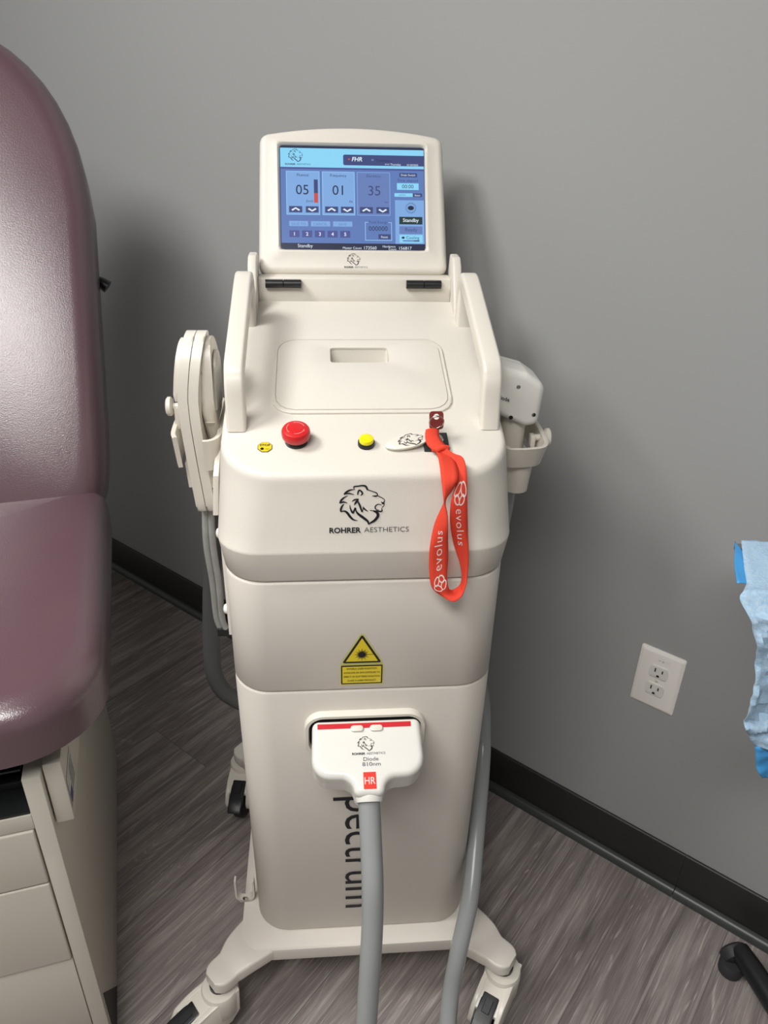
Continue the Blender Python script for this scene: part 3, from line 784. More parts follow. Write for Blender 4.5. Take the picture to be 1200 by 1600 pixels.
# buttons --------------------------------------------------------------
def on_slope(name, x, y, prof, m, parent, seg=32, **kw):
    bm = B(); lathe(bm, smap(x, y, 0), sn, prof, seg); return obj(name, bm, m, parent, smooth=35, **kw)
es = on_slope('emergency_stop_button', -.0832, .0655, [(.0160, .0085), (.0168, .0100), (.0172, .0135), (.0170, .0175), (.0155, .0200), (.0120, .0215), (.006, .0222), (.0001, .0224)], M['red'], MC, label='red mushroom stop button')
on_slope('collar', -.0832, .0655, [(.0135, -.001), (.0135, .003), (.0125, .0036), (.0125, .0085)], M['black'], es)
P = Print(lambda u, v, d: smap(-.0832+u, .0655+v*.958, .0216+d-.16*(u*u+v*v)*40/ .8*.2))
for a0 in (20, 140, 260):
    P.stroke([(math.cos(math.radians(a))*.0105, math.sin(math.radians(a))*.0105, .0007) for a in range(a0, a0+80, 10)], 0, 1, sub=0)
    P.stroke([(math.cos(math.radians(a))*.0068, math.sin(math.radians(a))*.0068, .0005) for a in range(a0, a0+70, 10)], 0, 1, sub=0)
    a = math.radians(a0+72); c_, s_ = math.cos(a), math.sin(a); tx, ty_ = -s_, c_
    P.poly([(c_*.006, s_*.006), (c_*.0118, s_*.0118), (c_*.009+tx*.0035, s_*.009+ty_*.0035)], 0, 1)
P.make('arrow_print', [mat('pink_ink', rgb(240, 150, 150), .5)], es)
yb = on_slope('indicator_button', .0005, .0595, [(.0088, .004), (.0088, .0085), (.0082, .0102), (.0060, .0112), (.0001, .0116)], M['yellow'], MC, label='yellow push button')
on_slope('collar', .0005, .0595, [(.0102, -.001), (.0102, .0045), (.0096, .0058), (.0089, .0058)], M['black'], yb)
P = Print(lambda u, v, d: smap(-.1201+u, .0565+v, d+.0002))
oc = lambda r: [(r*math.cos(PI/8+k*PI/4), r*math.sin(PI/8+k*PI/4)) for k in range(8)]
P.poly(oc(.0093), 1, 1); P.poly(oc(.0086), 0, 2); P.text('STOP', 0, .0012, h=.0036, mi=1, layer=3, anchor='c', bold=.02, width=.0125)
P.disc(-.0032, -.0033, .0021, 1, 3, 14)
P.rect(.0006, -.0040, .0055, -.0036, 1, 3)
P.make('stop_sticker', [M['stickeryellow'], M['ink']], MC)
# key switch
bm = B(); t_ = Vector((.0845, .0595)); c = smap(t_.x, t_.y, .0025)
rotS = Matrix.Rotation(math.atan(SL), 3, 'X')
rbox(bm, c, (.0300, .0290, .007), .001, 2, rotS); ks = obj('key_switch', bm, M['black'], MC)
bm = B(); lathe(bm, smap(t_.x, t_.y, .005), sn, [(.009, 0), (.009, .003), (.008, .0045), (.0045, .005), (.0001, .005)], 24); obj('lock_barrel', bm, M['chrome'], ks)
P = Print(lambda u, v, d: smap(.1015+u, .0505+v, d+.0001)); P.text('1', 0, 0, h=.0032, mi=0); P.make('position_mark', [M['ink']], MC)

# printed logo, warning label, product name -------------------------------------------
fn = Vector((0, -1, .0)).normalized()
def front_up(u, v, d):   # upper console face, v is height
    y = -.0058+(v-.9095)*((.0095+.0058)/(ztop(.0095)-er-.9095))
    return Vector((u, y-.0004-d, v))
P = Print(front_up); logo(P, .0017, .9328, .0945, 0, 1); P.make('maker_logo', [M['ink'], M['inkgrey']], MC)
P = Print(lambda u, v, d: Vector((-.0052+u, -.0004-d, v)))
def rpoly(pts, r):
    out = []; n = len(pts)
    for i in range(n):
        a, b, c_ = Vector(pts[i-1]), Vector(pts[i]), Vector(pts[(i+1) % n])
        p = b+(a-b).normalized()*r; q = b+(c_-b).normalized()*r
        for k in range(5):
            t_ = k/4; out.append(tuple(p*(1-t_)**2+b*2*t_*(1-t_)+q*t_*t_))
    return out
z0 = .7318
P.poly(rpoly([(-.0290, z0-.0014), (.0290, z0-.0014), (0, z0+.0515)], .0065), 0, 1)
P.poly(rpoly([(-.0262, z0+.0005), (.0262, z0+.0005), (0, z0+.0478)], .004), 1, 2)
P.poly(rpoly([(-.0212, z0+.0034), (.0212, z0+.0034), (0, z0+.0417)], .001), 2, 3)
cyy = z0+.0150
P.disc(0, cyy, .0038, 1, 4)
for k in range(24):
    a = 2*PI*k/24; L_ = (.0098 if k % 2 == 0 else .0072)
    P.stroke([(math.cos(a)*.003, cyy+math.sin(a)*.003, .0013), (math.cos(a)*L_, cyy+math.sin(a)*L_, .0004)], 1, 4, sub=0)
P.rect(0, cyy-.0003, .0150, cyy+.0003, 1, 4)
P.poly(rrect(-.0290, .0290, .6945, .7300, .0022, 4), 0, 1)
P.poly(rrect(-.0275, .0275, .6965, .7285, .001, 3), 1, 2); P.poly(rrect(-.0257, .0257, .6985, .7265, .0005, 3), 2, 3)
for k, s in enumerate(('INVISIBLE LASER RADIATION', 'AVOID EYE OR SKIN EXPOSURE TO', 'DIRECT OR SCATTERED RADIATION', 'CLASS 4 LASER PRODUCT')):
    P.text(s, 0, .7216-k*.0067, h=.0030, mi=1, layer=4, anchor='c', width=(.040, .048, .048, .038)[k], bold=.01)
P.make('laser_warning_label', [M['pale_yellow'], M['ink'], M['stickeryellow']], MC, label='yellow triangular laser warning label')
P = Print(lambda u, v, d: Vector((u-.0065, -.0004-d, v)))
# the word reads downwards: letter tops point to the right
P.text('Spectrum', 0, 0, h=None, mi=0, width=.300, anchor='l', bold=-.004, tr=lambda a: (-.0210+a[1]*1.0, .5120-a[0]))
# (height and width are set separately below)
for v in P.bm.verts: pass
P.bm.free(); P.bm = bmesh.new()
pl_ = text_polys('Spectrum', .0)
xs = [a for p in pl_ for a, b in p]; kx = .3015/(max(xs)-min(xs)); ky = .078
for p in pl_: P.poly([(-.0210+b*ky, .5155-(a-min(xs))*kx) for a, b in p], 0, 1)
P.make('product_name', [M['ink']], MC, label='black lettering running down the front')

# front holder ------------------------------------------------------------
bm = B(); NN = 72
oo = rrect(-.0835, .0835, .572, .6490, (.026, .026, .026, .026), 8); ii = rrect(-.0770, .0770, .578, .6425, (.020,)*4, 8)
fm = lambda d: (lambda q: (q[0], -d, q[1]))
rr_ = [[fm(d)(q) for q in pl] for pl, d in ((oo, 0), (oo, .0085), (inset(oo, .0012), .0105), (inset(ii, -.0012), .0105), (ii, .0085), (ii, .0))]
loft(bm, rr_, False, False)
fh = obj('front_holder', bm, M['creamgloss'], MC, smooth=50)
bm = B(); loft(bm, [[(x, -.0012, z) for x, z in ii], [(x, -.0002, z) for x, z in ii]]); obj('holder_shade_panel', bm, M['dark'], fh)  # flat dark panel paints the shade inside the ring, no hollow cut

# side plates and screws --------------------------------------------------
bm = B(); prism(bm, [(.098, .903), (.20, .903), (.33, .92), (.33, 1.02), (.145, 1.005), (.098, .96)], lambda u, v, d: Vector((-.1888+.085*(v-.903)-d, u, v)), 0, .0068, .0006, 2); obj('side_mount_plate', bm, M['creamgloss'], MC)
bm = B(); prism(bm, [(.092, .712), (.33, .712), (.33, .90), (.092, .90)], lambda u, v, d: Vector((-.1785-d, u, v)), 0, .010, .0008, 2); obj('side_cover_strip', bm, M['cream'], MC)
for y, z, x in ((.105, .872, -.1883), (.105, .748, -.1883), (.105, .642, -.1775)):
    bm = B(); lathe(bm, (x, y, z), (-1, 0, 0), [(.0075, -.003), (.0075, .003), (.006, .0055), (.003, .0068), (.0001, .007)], 18); obj('screw_cap', bm, M['white'], MC)

# base frame and casters ---------------------------------------------------
bm = B()
prism(bm, rrect(-.2, .2, -.032, .395, .03, 5), lambda u, v, d: Vector((u, v, d)), .1335, .1595, .004, 2)
for sx in (-1, 1):
    for fy in (0, 1):
        py = (lambda v: v) if fy == 0 else (lambda v: .363-v)
        path = [(sx*.150, py(.018), .1466), (sx*.182, py(-.010), .1466), (sx*.202, py(-.028), .1456), (sx*.214, py(-.039), .1405), (sx*.224, py(-.048), .1372), (sx*.2445, py(-.0655), .1368)]
        P_ = smooth_path(path, 5)
        n = len(P_)
        rings = []
        for i, q in enumerate(P_):
            T_ = (P_[min(i+1, n-1)]-P_[max(i-1, 0)]); T_.z = 0; T_.normalize(); U_ = Vector((-T_.y, T_.x, 0))
            t1 = i/(n-1); hw = .044-.019*min(1, t1*1.5)
            if i > n-6: hw *= (1-.0)*math.sqrt(max(.04, 1-((i-(n-6))/5.6)**3))
            rings.append([q+U_*a+Vector((0, 0, b)) for a, b in rrect(-hw, hw, -.0128, .0128, .0045, 3)])
        loft(bm, rings)
bf = obj('base_frame', bm, M['base'], MC, smooth=45)
def caster(cx, cy, ang):
    """ang: direction the wheel trails, in the machine's plan"""
    bm = B(); lathe(bm, (cx, cy, 0), (0, 0, 1), [(.010, .052), (.024, .0535), (.0290, .060), (.0300, .094), (.0300, .108), (.0280, .1130), (.022, .1145), (.012, .1150)], 28)
    d = Vector((math.cos(ang), math.sin(ang), 0)); s = Vector((-d.y, d.x, 0)); c = Vector((cx, cy, 0))
    # hood: sloping housing from the swivel head out over the wheel
    prof = [(-.022, .112), (-.020, .060), (-.004, .040), (.030, .036), (.062, .040), (.078, .056), (.080, .070), (.070, .090), (.050, .099), (.030, .105), (.004, .111)]
    for sd in (-1, 1):
        prism(bm, prof, lambda u, v, dd: c+d*u+s*(sd*(.0175+dd))+Vector((0, 0, v)), 0, .008, .002, 2)
    top = [(-.020, .108), (.006, .1085), (.030, .1040), (.052, .0975), (.068, .0900), (.068, .084), (.030, .092), (.002, .100), (-.020, .100)]
    prism(bm, top, lambda u, v, dd: c+d*u+s*dd+Vector((0, 0, v)), -.0215, .0215, .001, 2)
    cs = obj('caster', bm, M['creamgloss'], MC, smooth=40)
    bm = B(); wc = c+d*.032+Vector((0, 0, .050))
    lathe(bm, wc-s*.013, s, [(.030, 0), (.046, .001), (.0495, .005), (.0498, .013), (.0495, .021), (.046, .025), (.030, .026)], 36); obj('wheel', bm, M['rubber'], cs)
    bm = B()
    ped = [(.044, .1010), (.060, .0965), (.084, .0885), (.104, .0800), (.108, .0745), (.104, .0715), (.074, .0800), (.044, .0900)]
    prism(bm, ped, lambda u, v, dd: c+d*u+s*dd+Vector((0, 0, v)), -.0140, .0140, .0025, 2)
    prism(bm, [(.052, .1005), (.072, .0942), (.072, .090), (.052, .096)], lambda u, v, dd: c+d*u+s*dd+Vector((0, 0, v)), -.0065, .0065, .0008, 1)
    obj('brake_pedal', bm, M['black'], cs)
    bm = B(); lathe(bm, (cx, cy, 0), (0, 0, 1), [(.016, .112), (.016, .1235)], 20); obj('stem', bm, M['black'], cs)
caster(-.234, -.056, math.radians(215))
caster(.234, -.056, math.radians(235))
caster(-.234, .419, math.radians(262))
caster(.234, .419, math.radians(262))
# hose clip standing on the base
bm = B()
cl = [(-.0165, .052), (-.0165, .020)]+arc(0, .0145, .0165, 180, 360, 10)[0:]+[(.0165, .020), (.0165, .050)]
inn = [(.0135, .050), (.0135, .020)]+[(x, y) for x, y in reversed(arc(0, .0165, .0135, 180, 360, 10))]+[(-.0135, .020), (-.0135, .052)]
prism(bm, cl+inn, lambda u, v, d: Vector((-.198+u, .062+d, .1625+v)), -.006, .006, 0)
rbox(bm, (-.198, .062, .1625), (.020, .012, .007), .001)
hc = obj('hose_clip', bm, M['base'], MC, smooth=50)
bm = B(); lathe(bm, (-.198, .0555, .1715), (0, -1, 0), [(.0045, 0), (.0042, .001), (.002, .0013)], 14); obj('clip_screw', bm, M['chrome'], hc)

# side cups for the spare handpieces (fixed to the machine) --------------------
def wall_strip(bm, path, z0, z1, th, taper=1.0, c=None):
    Q = smooth_path([(x, y, 0) for x, y in path], 6); n = len(Q); c = Vector(c+(0,)) if c else Vector((0, 0, 0))
    rings = []
    for i, q in enumerate(Q):
        T_ = (Q[min(i+1, n-1)]-Q[max(i-1, 0)]).normalized(); U_ = Vector((-T_.y, T_.x, 0))*th
        ql = c+(q-c)*taper
        rings.append([Vector((ql.x, ql.y, z0))+U_, Vector((ql.x, ql.y, z0))-U_, Vector((q.x, q.y, z1))-U_, Vector((q.x, q.y, z1+.0012)), Vector((q.x, q.y, z1))+U_])
    loft(bm, rings)
bm = B()
wall_strip(bm, [(-.237, .118), (-.242, .14), (-.243, .20), (-.236, .245), (-.212, .262), (-.190, .252), (-.1825, .21), (-.1815, .15), (-.1845, .122), (-.192, .111), (-.2015, .1085)], .960, 1.004, .0028, .90, (-.213, .18))
wall_strip(bm, [(-.228, .132), (-.230, .19), (-.211, .235), (-.194, .19), (-.194, .14), (-.205, .128)], .925, .962, .0025, .92, (-.213, .18))
obj('side_cup', bm, M['offwhite'], MC, smooth=50)
bm = B()
wall_strip(bm, [(.186, .112), (.190, .104), (.215, .104), (.236, .112), (.244, .14), (.244, .22), (.232, .25), (.200, .25), (.190, .22)], .960, .991, .003, .85, (.21, .18))
wall_strip(bm, [(.192, .130), (.212, .120), (.228, .135), (.230, .2), (.212, .225), (.192, .2)], .915, .955, .0025, .9, (.21, .18))
obj('side_cup', bm, M['offwhite'], MC, smooth=50)
for sx, x, y, z in ((-1, -.2435, .165, 1.028), (1, .2475, .155, .984)):
    bm = B(); lathe(bm, (x-sx*.014, y, z), (sx, 0, 0), [(.0045, 0), (.0045, .014), (.010, .0145), (.0125, .0165), (.0125, .0205), (.010, .0225), (.0001, .023)], 22)
    if sx > 0: rbox(bm, (x-.016, y, z-.004), (.006, .014, .016), .001)
    else: rbox(bm, (x+.004, y+.002, z-.015), (.006, .014, .030), .001)
    obj('thumb_knob', bm, M['offwhite'], MC, smooth=40)

# ------------------------------------------------------------------ handpiece docked in the front, with its hose
HP = thing('laser_handpiece', 'white handpiece with red stripe docked in the machine front', 'handpiece', MF, (0, -.06, .62))
ho = Vector((0, -.0300, .6560)); hd = Vector((0, -.927, -.375)); hn = Vector((0, -.375, .927))
def hm(u, v, d): return ho+Vector((u, 0, 0))+hd*v+hn*d      # v runs down the face
HPO = [(-.0720, -.004, .009), (.0720, -.004, .009), (.0735, .0725, .026), (.0225, .0745, .017), (.0185, .0960, .009), (-.0185, .0960, .009), (-.0225, .0745, .017), (-.0735, .0725, .026)]
def shell(name, d0, d1, g, b0_, b1_, m):
    bm = B(); soft(bm, [(x-(g if x > 0 else -g), y, r) for x, y, r in HPO], hm, d0, d1, b0_, b1_, 9)
    return obj(name, bm, m, HP, smooth=60)
s1 = shell('front_shell', -.022, 0, 0, .0004, .0085, M['white'])
shell('rear_shell', -.044, -.0226, .0010, .007, .0004, M['white'])
P = Print(lambda u, v, d: hm(u, v, d+.0002))
def PH(x0, y0, x1, y1, mi, l=1): P.poly([(x0, y1), (x1, y1), (x1, y0), (x0, y0)], mi, l)
PH(-.0650, .0018, .0590, .0088, 1)
k = .039/735
g = lambda a: (.0015+(a[0]-577)*k, .0445-(588-a[1])*k)
for st in LION: P.stroke(st, 0, 1, tr=g, sub=3)
ft = lambda x, y: (lambda a: (x+a[0], y-a[1]))
P.text('ROHRER', 0, 0, h=.003, mi=0, width=.017, bold=.03, tr=ft(-.0205, .0450)); P.text('AESTHETICS', 0, 0, h=.003, mi=2, width=.0243, tr=ft(-.0018, .0450))
P.text('Diode', 0, 0, h=.0052, mi=2, width=.0195, anchor='c', tr=ft(.0035, .0533)); P.text('810nm', 0, 0, h=.0052, mi=2, width=.0235, anchor='c', tr=ft(.0040, .0600))
P.make('front_print', [M['ink'], M['redlabel'], M['inkgrey']], s1)
P = Print(lambda u, v, d: hm(u, v, d+.0004))
PH(-.0072, .0680, .0088, .0895, 0, 1); P.text('HR', 0, 0, h=.0095, mi=1, width=.0135, anchor='c', layer=2, tr=ft(.0010, .0835))
P.make('red_sticker', [mat('orange_red_label', rgb(222, 55, 42), .4), M['whiteink']], s1)
for x in (-.0130, .0125):
    bm = B(); prism(bm, [(x+a, .0100+b) for a, b in rrect(-.0085, .0085, -.0042, .0042, .004, 4)][::-1], lambda u, v, d: hm(u, v, d), -.002, .0035, .0012, 2); obj('button', bm, M['creamgloss'], HP)
# neck and hose: out of the handpiece, down to the floor in front, back up beside the machine
nk = hm(0, .100, -.021)
bm = B(); tube(bm, [hm(0, .080, -.022), hm(0, .090, -.0225), hm(0, .098, -.0245)], lambda t: .0205-.0035*t, 28, 4); obj('neck', bm, M['white'], HP, smooth=50)
hpath = [hm(0, .088, -.0230), hm(0, .100, -.028), (.0010, -.142, .556), (.0018, -.172, .515), (.001, -.192, .470), (-.002, -.212, .42), (-.006, -.232, .36), (-.010, -.255, .29), (-.012, -.285, .20), (-.008, -.315, .11), (.006, -.340, .045), (.035, -.352, .0160), (.075, -.335, .0145), (.108, -.285, .0150), (.120, -.215, .030), (.1287, -.140, .090), (.138, -.100, .136), (.1515, -.070, .2018), (.1735, -.020, .256), (.1925, .056, .316), (.2065, .120, .390), (.2130, .160, .4247), (.2225, .24, .452), (.214, .32, .452), (.204, .37, .43), (.18, .395, .41), (.165, .397, .41)]
bm = B(); tube(bm, hpath, .0140, 20, 6); obj('hose', bm, M['hose'], HP, smooth=60, label='thick grey hose')

# ------------------------------------------------------------------ handpiece in the left side cup
LH = thing('paddle_handpiece', 'cream paddle shaped handpiece upright in the left side cup', 'handpiece', MF, (-.215, .16, .99))
def warp(x, y, z):
    return Vector((x+.011*max(0, (z-1.05)/.075)**1.3+.006*max(0, (1.02-z)/.13), y, z))
lo_ = [(.119, 1.03), (.1195, 1.07), (.124, 1.098), (.136, 1.118), (.152, 1.126), (.178, 1.124), (.202, 1.108), (.218, 1.075), (.216, 1.03), (.198, .975), (.184, .925), (.177, .893), (.169, .885), (.145, .885), (.136, .891), (.131, .92), (.124, .97)]
lo_s = [(p.x, p.y) for p in smooth_path([(a, b, 0) for a, b in lo_]+[lo_[0]+(0,)], 4)[:-1]]
for x0, x1 in ((-.2285, -.2165), (-.2155, -.2035)):
    bm = B(); t = bmesh.new()
    prism(bm, lo_s, lambda u, v, d: Vector((d, u, v)), x0, x1, .0035, 3)
    for v in bm.verts: v.co = warp(*v.co)
    obj('shell_half', bm, M['creamgloss'], LH, smooth=50)
bm = B(); prism(bm, [(.168+(a-.168)*.82, 1.062+(b-1.062)*.9) for a, b in lo_s if b > 1.0]+[(.185, .985), (.150, .985)], lambda u, v, d: warp(d, u, v), -.2030, -.1860, .0055, 3)
for v in bm.verts:
    if v.co.x > -.197 and v.co.z > 1.04: v.co.x -= .010*((v.co.z-1.04)/.075)**2
fp = obj('lens_cover', bm, M['offwhite'], LH, smooth=50)
bm = B(); prism(bm, [(.168+(a-.168)*.62, 1.062+(b-1.062)*.62) for a, b in lo_s if b > 1.0], lambda u, v, d: warp(d, u, v), -.1866, -.1835, .001, 2)
for v in bm.verts:
    if v.co.z > 1.04: v.co.x -= .008*((v.co.z-1.04)/.075)**2
obj('name_plate', bm, M['silver'], fp, smooth=50)
bm = B(); prism(bm, [(.165+(a-.168)*.8, 1.078+(b-1.062)*.62) for a, b in lo_s if b > 1.0], lambda u, v, d: warp(d, u, v), -.2345, -.2290, .0025, 2); obj('outer_cover', bm, M['creamgloss'], LH, smooth=50)
bm = B(); tube(bm, [(-.214, .158, .889), (-.219, .163, .82), (-.2175, .172, .75), (-.2185, .180, .68), (-.2145, .182, .655)], .0055, 10, 6)
tube(bm, [(-.207, .156, .889), (-.210, .160, .82), (-.2085, .168, .75), (-.210, .176, .68), (-.2055, .178, .655)], .0048, 10, 6)
cb = obj('sleeved_cable', bm, M['sleeve'], LH, smooth=60)
bm = B(); rbox(bm, (-.209, .180, .652), (.020, .014, .014), .002); obj('strap_end', bm, M['black'], cb)
bm = B(); tube(bm, [(-.213, .21, .90), (-.216, .225, .85), (-.226, .245, .75), (-.238, .255, .65), (-.246, .26, .56), (-.248, .262, .50), (-.238, .266, .455), (-.218, .272, .425), (-.196, .278, .405), (-.176, .282, .395)], .0145, 18, 6)
obj('hose', bm, mat('shaded_grey_hose', rgb(72, 73, 74), .45), LH, smooth=60, label='grey looped hose, darkened for its shade')  # grey taken darker: the shade on this side is in the colour

# ------------------------------------------------------------------ handpiece in the right side cup
RH = thing('compact_handpiece', 'white boxy handpiece lying in the right side cup', 'handpiece', MF, (.205, .17, 1.05))
ro_ = [(.1715, 1.0985), (.188, 1.1000), (.2010, 1.0975), (.2290, 1.0790), (.2345, 1.0700), (.2355, 1.0560), (.2320, 1.0260), (.2285, 1.0165), (.2190, 1.0120), (.2080, 1.0135), (.1860, 1.0225), (.1715, 1.029)]
RO = [(.1705, 1.0260, .004), (.2150, 1.0050, .012), (.2325, 1.0085, .010), (.2368, 1.0620, .016), (.2120, 1.0785, .014), (.1705, 1.0900, .004)]
bm = B(); soft(bm, RO, lambda u, v, d: Vector((u, .178-d, v)), 0, .040, .0005, .009, 7); obj('front_shell', bm, M['white'], RH, smooth=60)
bm = B(); soft(bm, RO, lambda u, v, d: Vector((u, .1785+d, v)), 0, .022, .0005, .009, 7); obj('rear_shell', bm, M['white'], RH, smooth=60)
for x, z in ((.2000, 1.0620), (.2245, 1.0235), (.1945, 1.0200)):
    bm = B(); lathe(bm, (x, .1383, z), (0, -1, 0), [(.0028, 0), (.0028, .0003), (.0001, .0003)], 16); obj('screw_hole', bm, M['dark'], RH)
P = Print(lambda u, v, d: Vector((.1735+u, .1376-d, 1.0470+v)))
P.text('Diode', 0, 0, h=.0058, mi=0, width=.0170, bold=.015, tr=lambda a: (a[0]*.96, a[1]-a[0]*.30)); P.make('name_print', [M['ink']], RH)
bm = B(); lathe(bm, (.205, .165, 1.016), (0, 0, -1), [(.017, -.004), (.017, .030), (.015, .070)], 24); obj('neck', bm, M['offwhite'], RH, smooth=40)
bm = B(); tube(bm, [(.207, .168, .955), (.210, .18, .86), (.212, .22, .74), (.214, .28, .62), (.206, .34, .54), (.19, .385, .50), (.165, .397, .49)], .013, 16, 6); obj('hose', bm, M['hose'], RH, smooth=60)

# ------------------------------------------------------------------ key, fob, lanyard
KX, KY = .0845, .0595
kb = smap(KX, KY, .010)
KT = thing('switch_key', 'metal key with red head standing in the key switch', 'key', MF, tuple(kb))
kd = Vector((.0, .35, .94)).normalized(); kx = Vector((1, 0, 0)); kn = kd.cross(kx)
def km(u, v, d): return kb+kx*u+kd*v+kn*d
bm = B(); prism(bm, rrect(-.0035, .0035, -.001, .012, .0005, 2), km, -.0009, .0009, .0003, 1); obj('blade', bm, M['chrome'], KT)
bm = B()
ho_, hi_ = rrect(-.0085, .0085, .0100, .0315, .004, 5), rrect(-.0035, .0035, .0215, .0285, .0034, 5)
loft(bm, [[km(u, v, d) for u, v in pl] for pl, d in ((ho_, -.0012), (ho_, .0012), (hi_, .0012), (hi_, -.0012), (ho_, -.0012))], False, False)
obj('head', bm, mat('dark_red_key_head', rgb(120, 42, 38), .35), KT, label='dark red key head')
rc = km(0, .025, 0)+Vector((-.001, -.010, -.003))
bm = B(); tube(bm, [rc+Vector((.0085*math.cos(a), -.0024*math.sin(a), .0085*math.sin(a))) for a in [2*PI*k/24 for k in range(25)]], .0010, 8, 0)
obj('key_ring', bm, M['chrome'], MF and None, frame=MF, base=tuple(rc), label='thin metal split ring through the red key head', cat='key ring', smooth=60)
# oval white tag
fa, fb = Vector((.0745, .0555, 1.0300)), Vector((.0245, .0505, 1.0205))
fd = (fb-fa).normalized(); fs_ = Vector((0.0, .42, .30)); fs_ = (fs_-fd*fs_.dot(fd)).normalized(); fnm = fs_.cross(fd); 
if fnm.y > 0: fnm = -fnm
fc = (fa+fb)/2
def fmz(u, v, d): return fc-fd*u+fs_*v+fnm*d
el = [(.0275*math.cos(2*PI*k/40), .0095*math.sin(2*PI*k/40)) for k in range(40)]
bm = B(); prism(bm, el, fmz, -.0018, .0018, .0008, 2); fo = obj('key_tag', bm, M['creamgloss'], None, frame=MF, base=tuple(fc), label='white oval key tag printed with a lion logo', cat='key tag', smooth=40)
P = Print(lambda u, v, d: fmz(u, v, d+.0019)); k = .042/735
for st in LION: P.stroke(st, 0, 1, tr=lambda a: (.004+(a[0]-511)*k*1.3, (330-a[1])*k*.8), sub=3)
P.make('tag_print', [M['ink']], fo)

RIB = [((0.0819, 0.034, 1.0163), (0.0904, 0.034, 1.0272)), ((0.0937, 0.024, 1.0164), (0.1013, 0.024, 1.0225)), ((0.1007, 0.01, 1.0142), (0.1101, 0.01, 1.0228)), ((0.1019, -0.004, 1.0035), (0.1131, -0.004, 1.0077)), ((0.0956, -0.012, 0.9812), (0.1141, -0.012, 0.9808)), ((0.0949, -0.014, 0.9596), (0.1159, -0.014, 0.9592)), ((0.0982, -0.014, 0.9364), (0.1181, -0.014, 0.9359)), ((0.105, -0.014, 0.9124), (0.1199, -0.014, 0.9096)), ((0.1128, -0.014, 0.8903), (0.1201, -0.014, 0.8826)), ((0.1164, -0.016, 0.8716), (0.1183, -0.016, 0.8677)), ((0.1139, -0.02, 0.8618), (0.1127, -0.02, 0.8542)), ((0.1051, -0.024, 0.8577), (0.1024, -0.024, 0.8512)), ((0.0979, -0.026, 0.8664), (0.0881, -0.026, 0.8561)), ((0.0951, -0.024, 0.8826), (0.0768, -0.024, 0.8681)), ((0.0952, -0.022, 0.9057), (0.0728, -0.022, 0.8941)), ((0.0936, -0.022, 0.9296), (0.0724, -0.022, 0.9253)), ((0.0909, -0.022, 0.9529), (0.0771, -0.022, 0.9508)), ((0.0887, -0.022, 0.9722), (0.085, -0.022, 0.9745)), ((0.085, -0.022, 0.9841), (0.0889, -0.022, 0.9856)), ((0.0836, -0.02, 0.9923), (0.0955, -0.02, 0.9943)), ((0.0821, -0.012, 1.0078), (0.1011, -0.012, 1.0076)), ((0.0814, 0.008, 1.0219), (0.1023, 0.008, 1.0162)), ((0.0811, 0.03, 1.0215), (0.0985, 0.03, 1.0179))]
# narrow stations are where the strap is seen on edge: give it its true width in depth
def widen(a, b, W=.0195):
    a, b = Vector(a), Vector(b); w_ = (b-a).length
    if w_ < W:
        dy = math.sqrt(max(0, W*W-w_*w_))/2
        return a, b, dy
    return a, b, 0
st = []
for i, (a, b) in enumerate(RIB):
    a_, b_, dy = widen(a, b)
    if 6 <= i <= 11: a_.y += min(dy, .007)*1.0; b_.y -= min(dy, .010)
    if 16 <= i <= 19: a_.y -= min(dy, .006); b_.y += min(dy, .006)
    st.append((a_, b_))
SA = smooth_path([tuple(a) for a, b in st], 8); SB = smooth_path([tuple(b) for a, b in st], 8)
LN = thing('lanyard', 'red woven wrist lanyard looped from the key over the console edge', 'lanyard', MF, (.095, .02, .95))
bm = B(); rows = []
for a, b in zip(SA, SB): rows.append([bm.verts.new(a.lerp(b, k/4)) for k in range(5)])
for r0, r1 in zip(rows, rows[1:]):
    for k in range(4): bm.faces.new((r0[k], r0[k+1], r1[k+1], r1[k]))
strap = obj('strap', bm, M['ribbon'], LN, smooth=75)
md = strap.modifiers.new('thickness', 'SOLIDIFY'); md.thickness = .0011; md.offset = 0
def ribmap(s, wv, d):
    s = max(0, min(len(st)-1.001, s))*8; i = int(s); f = s-i
    a = SA[i].lerp(SA[i+1], f); b = SB[i].lerp(SB[i+1], f)
    p = a.lerp(b, wv); T_ = (SA[i+1]+SB[i+1]-SA[i]-SB[i]).normalized(); n_ = T_.cross(b-a).normalized()
    if n_.y > 0: n_ = -n_
    return p+n_*(.0009+d)
def brand(P, s_at, logo_at, sgn, wrev):
    """text along the strap: s_at start station, sgn direction of reading"""
    pl = text_polys('evolus', -.006, space=1.15)
    xs = [a for p in pl for a, b in p]; x0 = min(xs); W_ = max(xs)-x0
    def tr(a, b):
        s = s_at+sgn*(a-x0)/W_*2.1
        wv = .33+.62*b
        if wrev: wv = 1-wv
        return (s, wv)
    for p in pl: P.poly([tr(a, b) for a, b in p], 0, 1)
    # four looped petals
    for (u, v, ru, rv, an) in ((-.16, .20, .20, .13, 40), (-.16, -.20, .20, .13, -40), (.18, .15, .16, .10, -35), (.18, -.15, .16, .10, 35)):
        pts = []
        for k in range(17):
            a = 2*PI*k/16; x = ru*math.cos(a)*1.25; y = rv*math.sin(a)*1.25; c_, s_ = math.cos(math.radians(an)), math.sin(math.radians(an))
            pts.append((u+x*c_-y*s_, v+x*s_+y*c_, .055))
        P.stroke(pts, 0, 1, sub=0, tr=lambda a: (logo_at+a[0]*1.45*sgn, .5+a[1]*1.0))
P = Print(ribmap, .0002); brand(P, 4.55, 3.78, 1, False)
bmx = P.bm
P.make('strap_print', [M['whiteink']], strap)
P = Print(ribmap, .0002); brand(P, 13.62, 12.80, 1, False); P.make('strap_print', [M['whiteink']], strap)
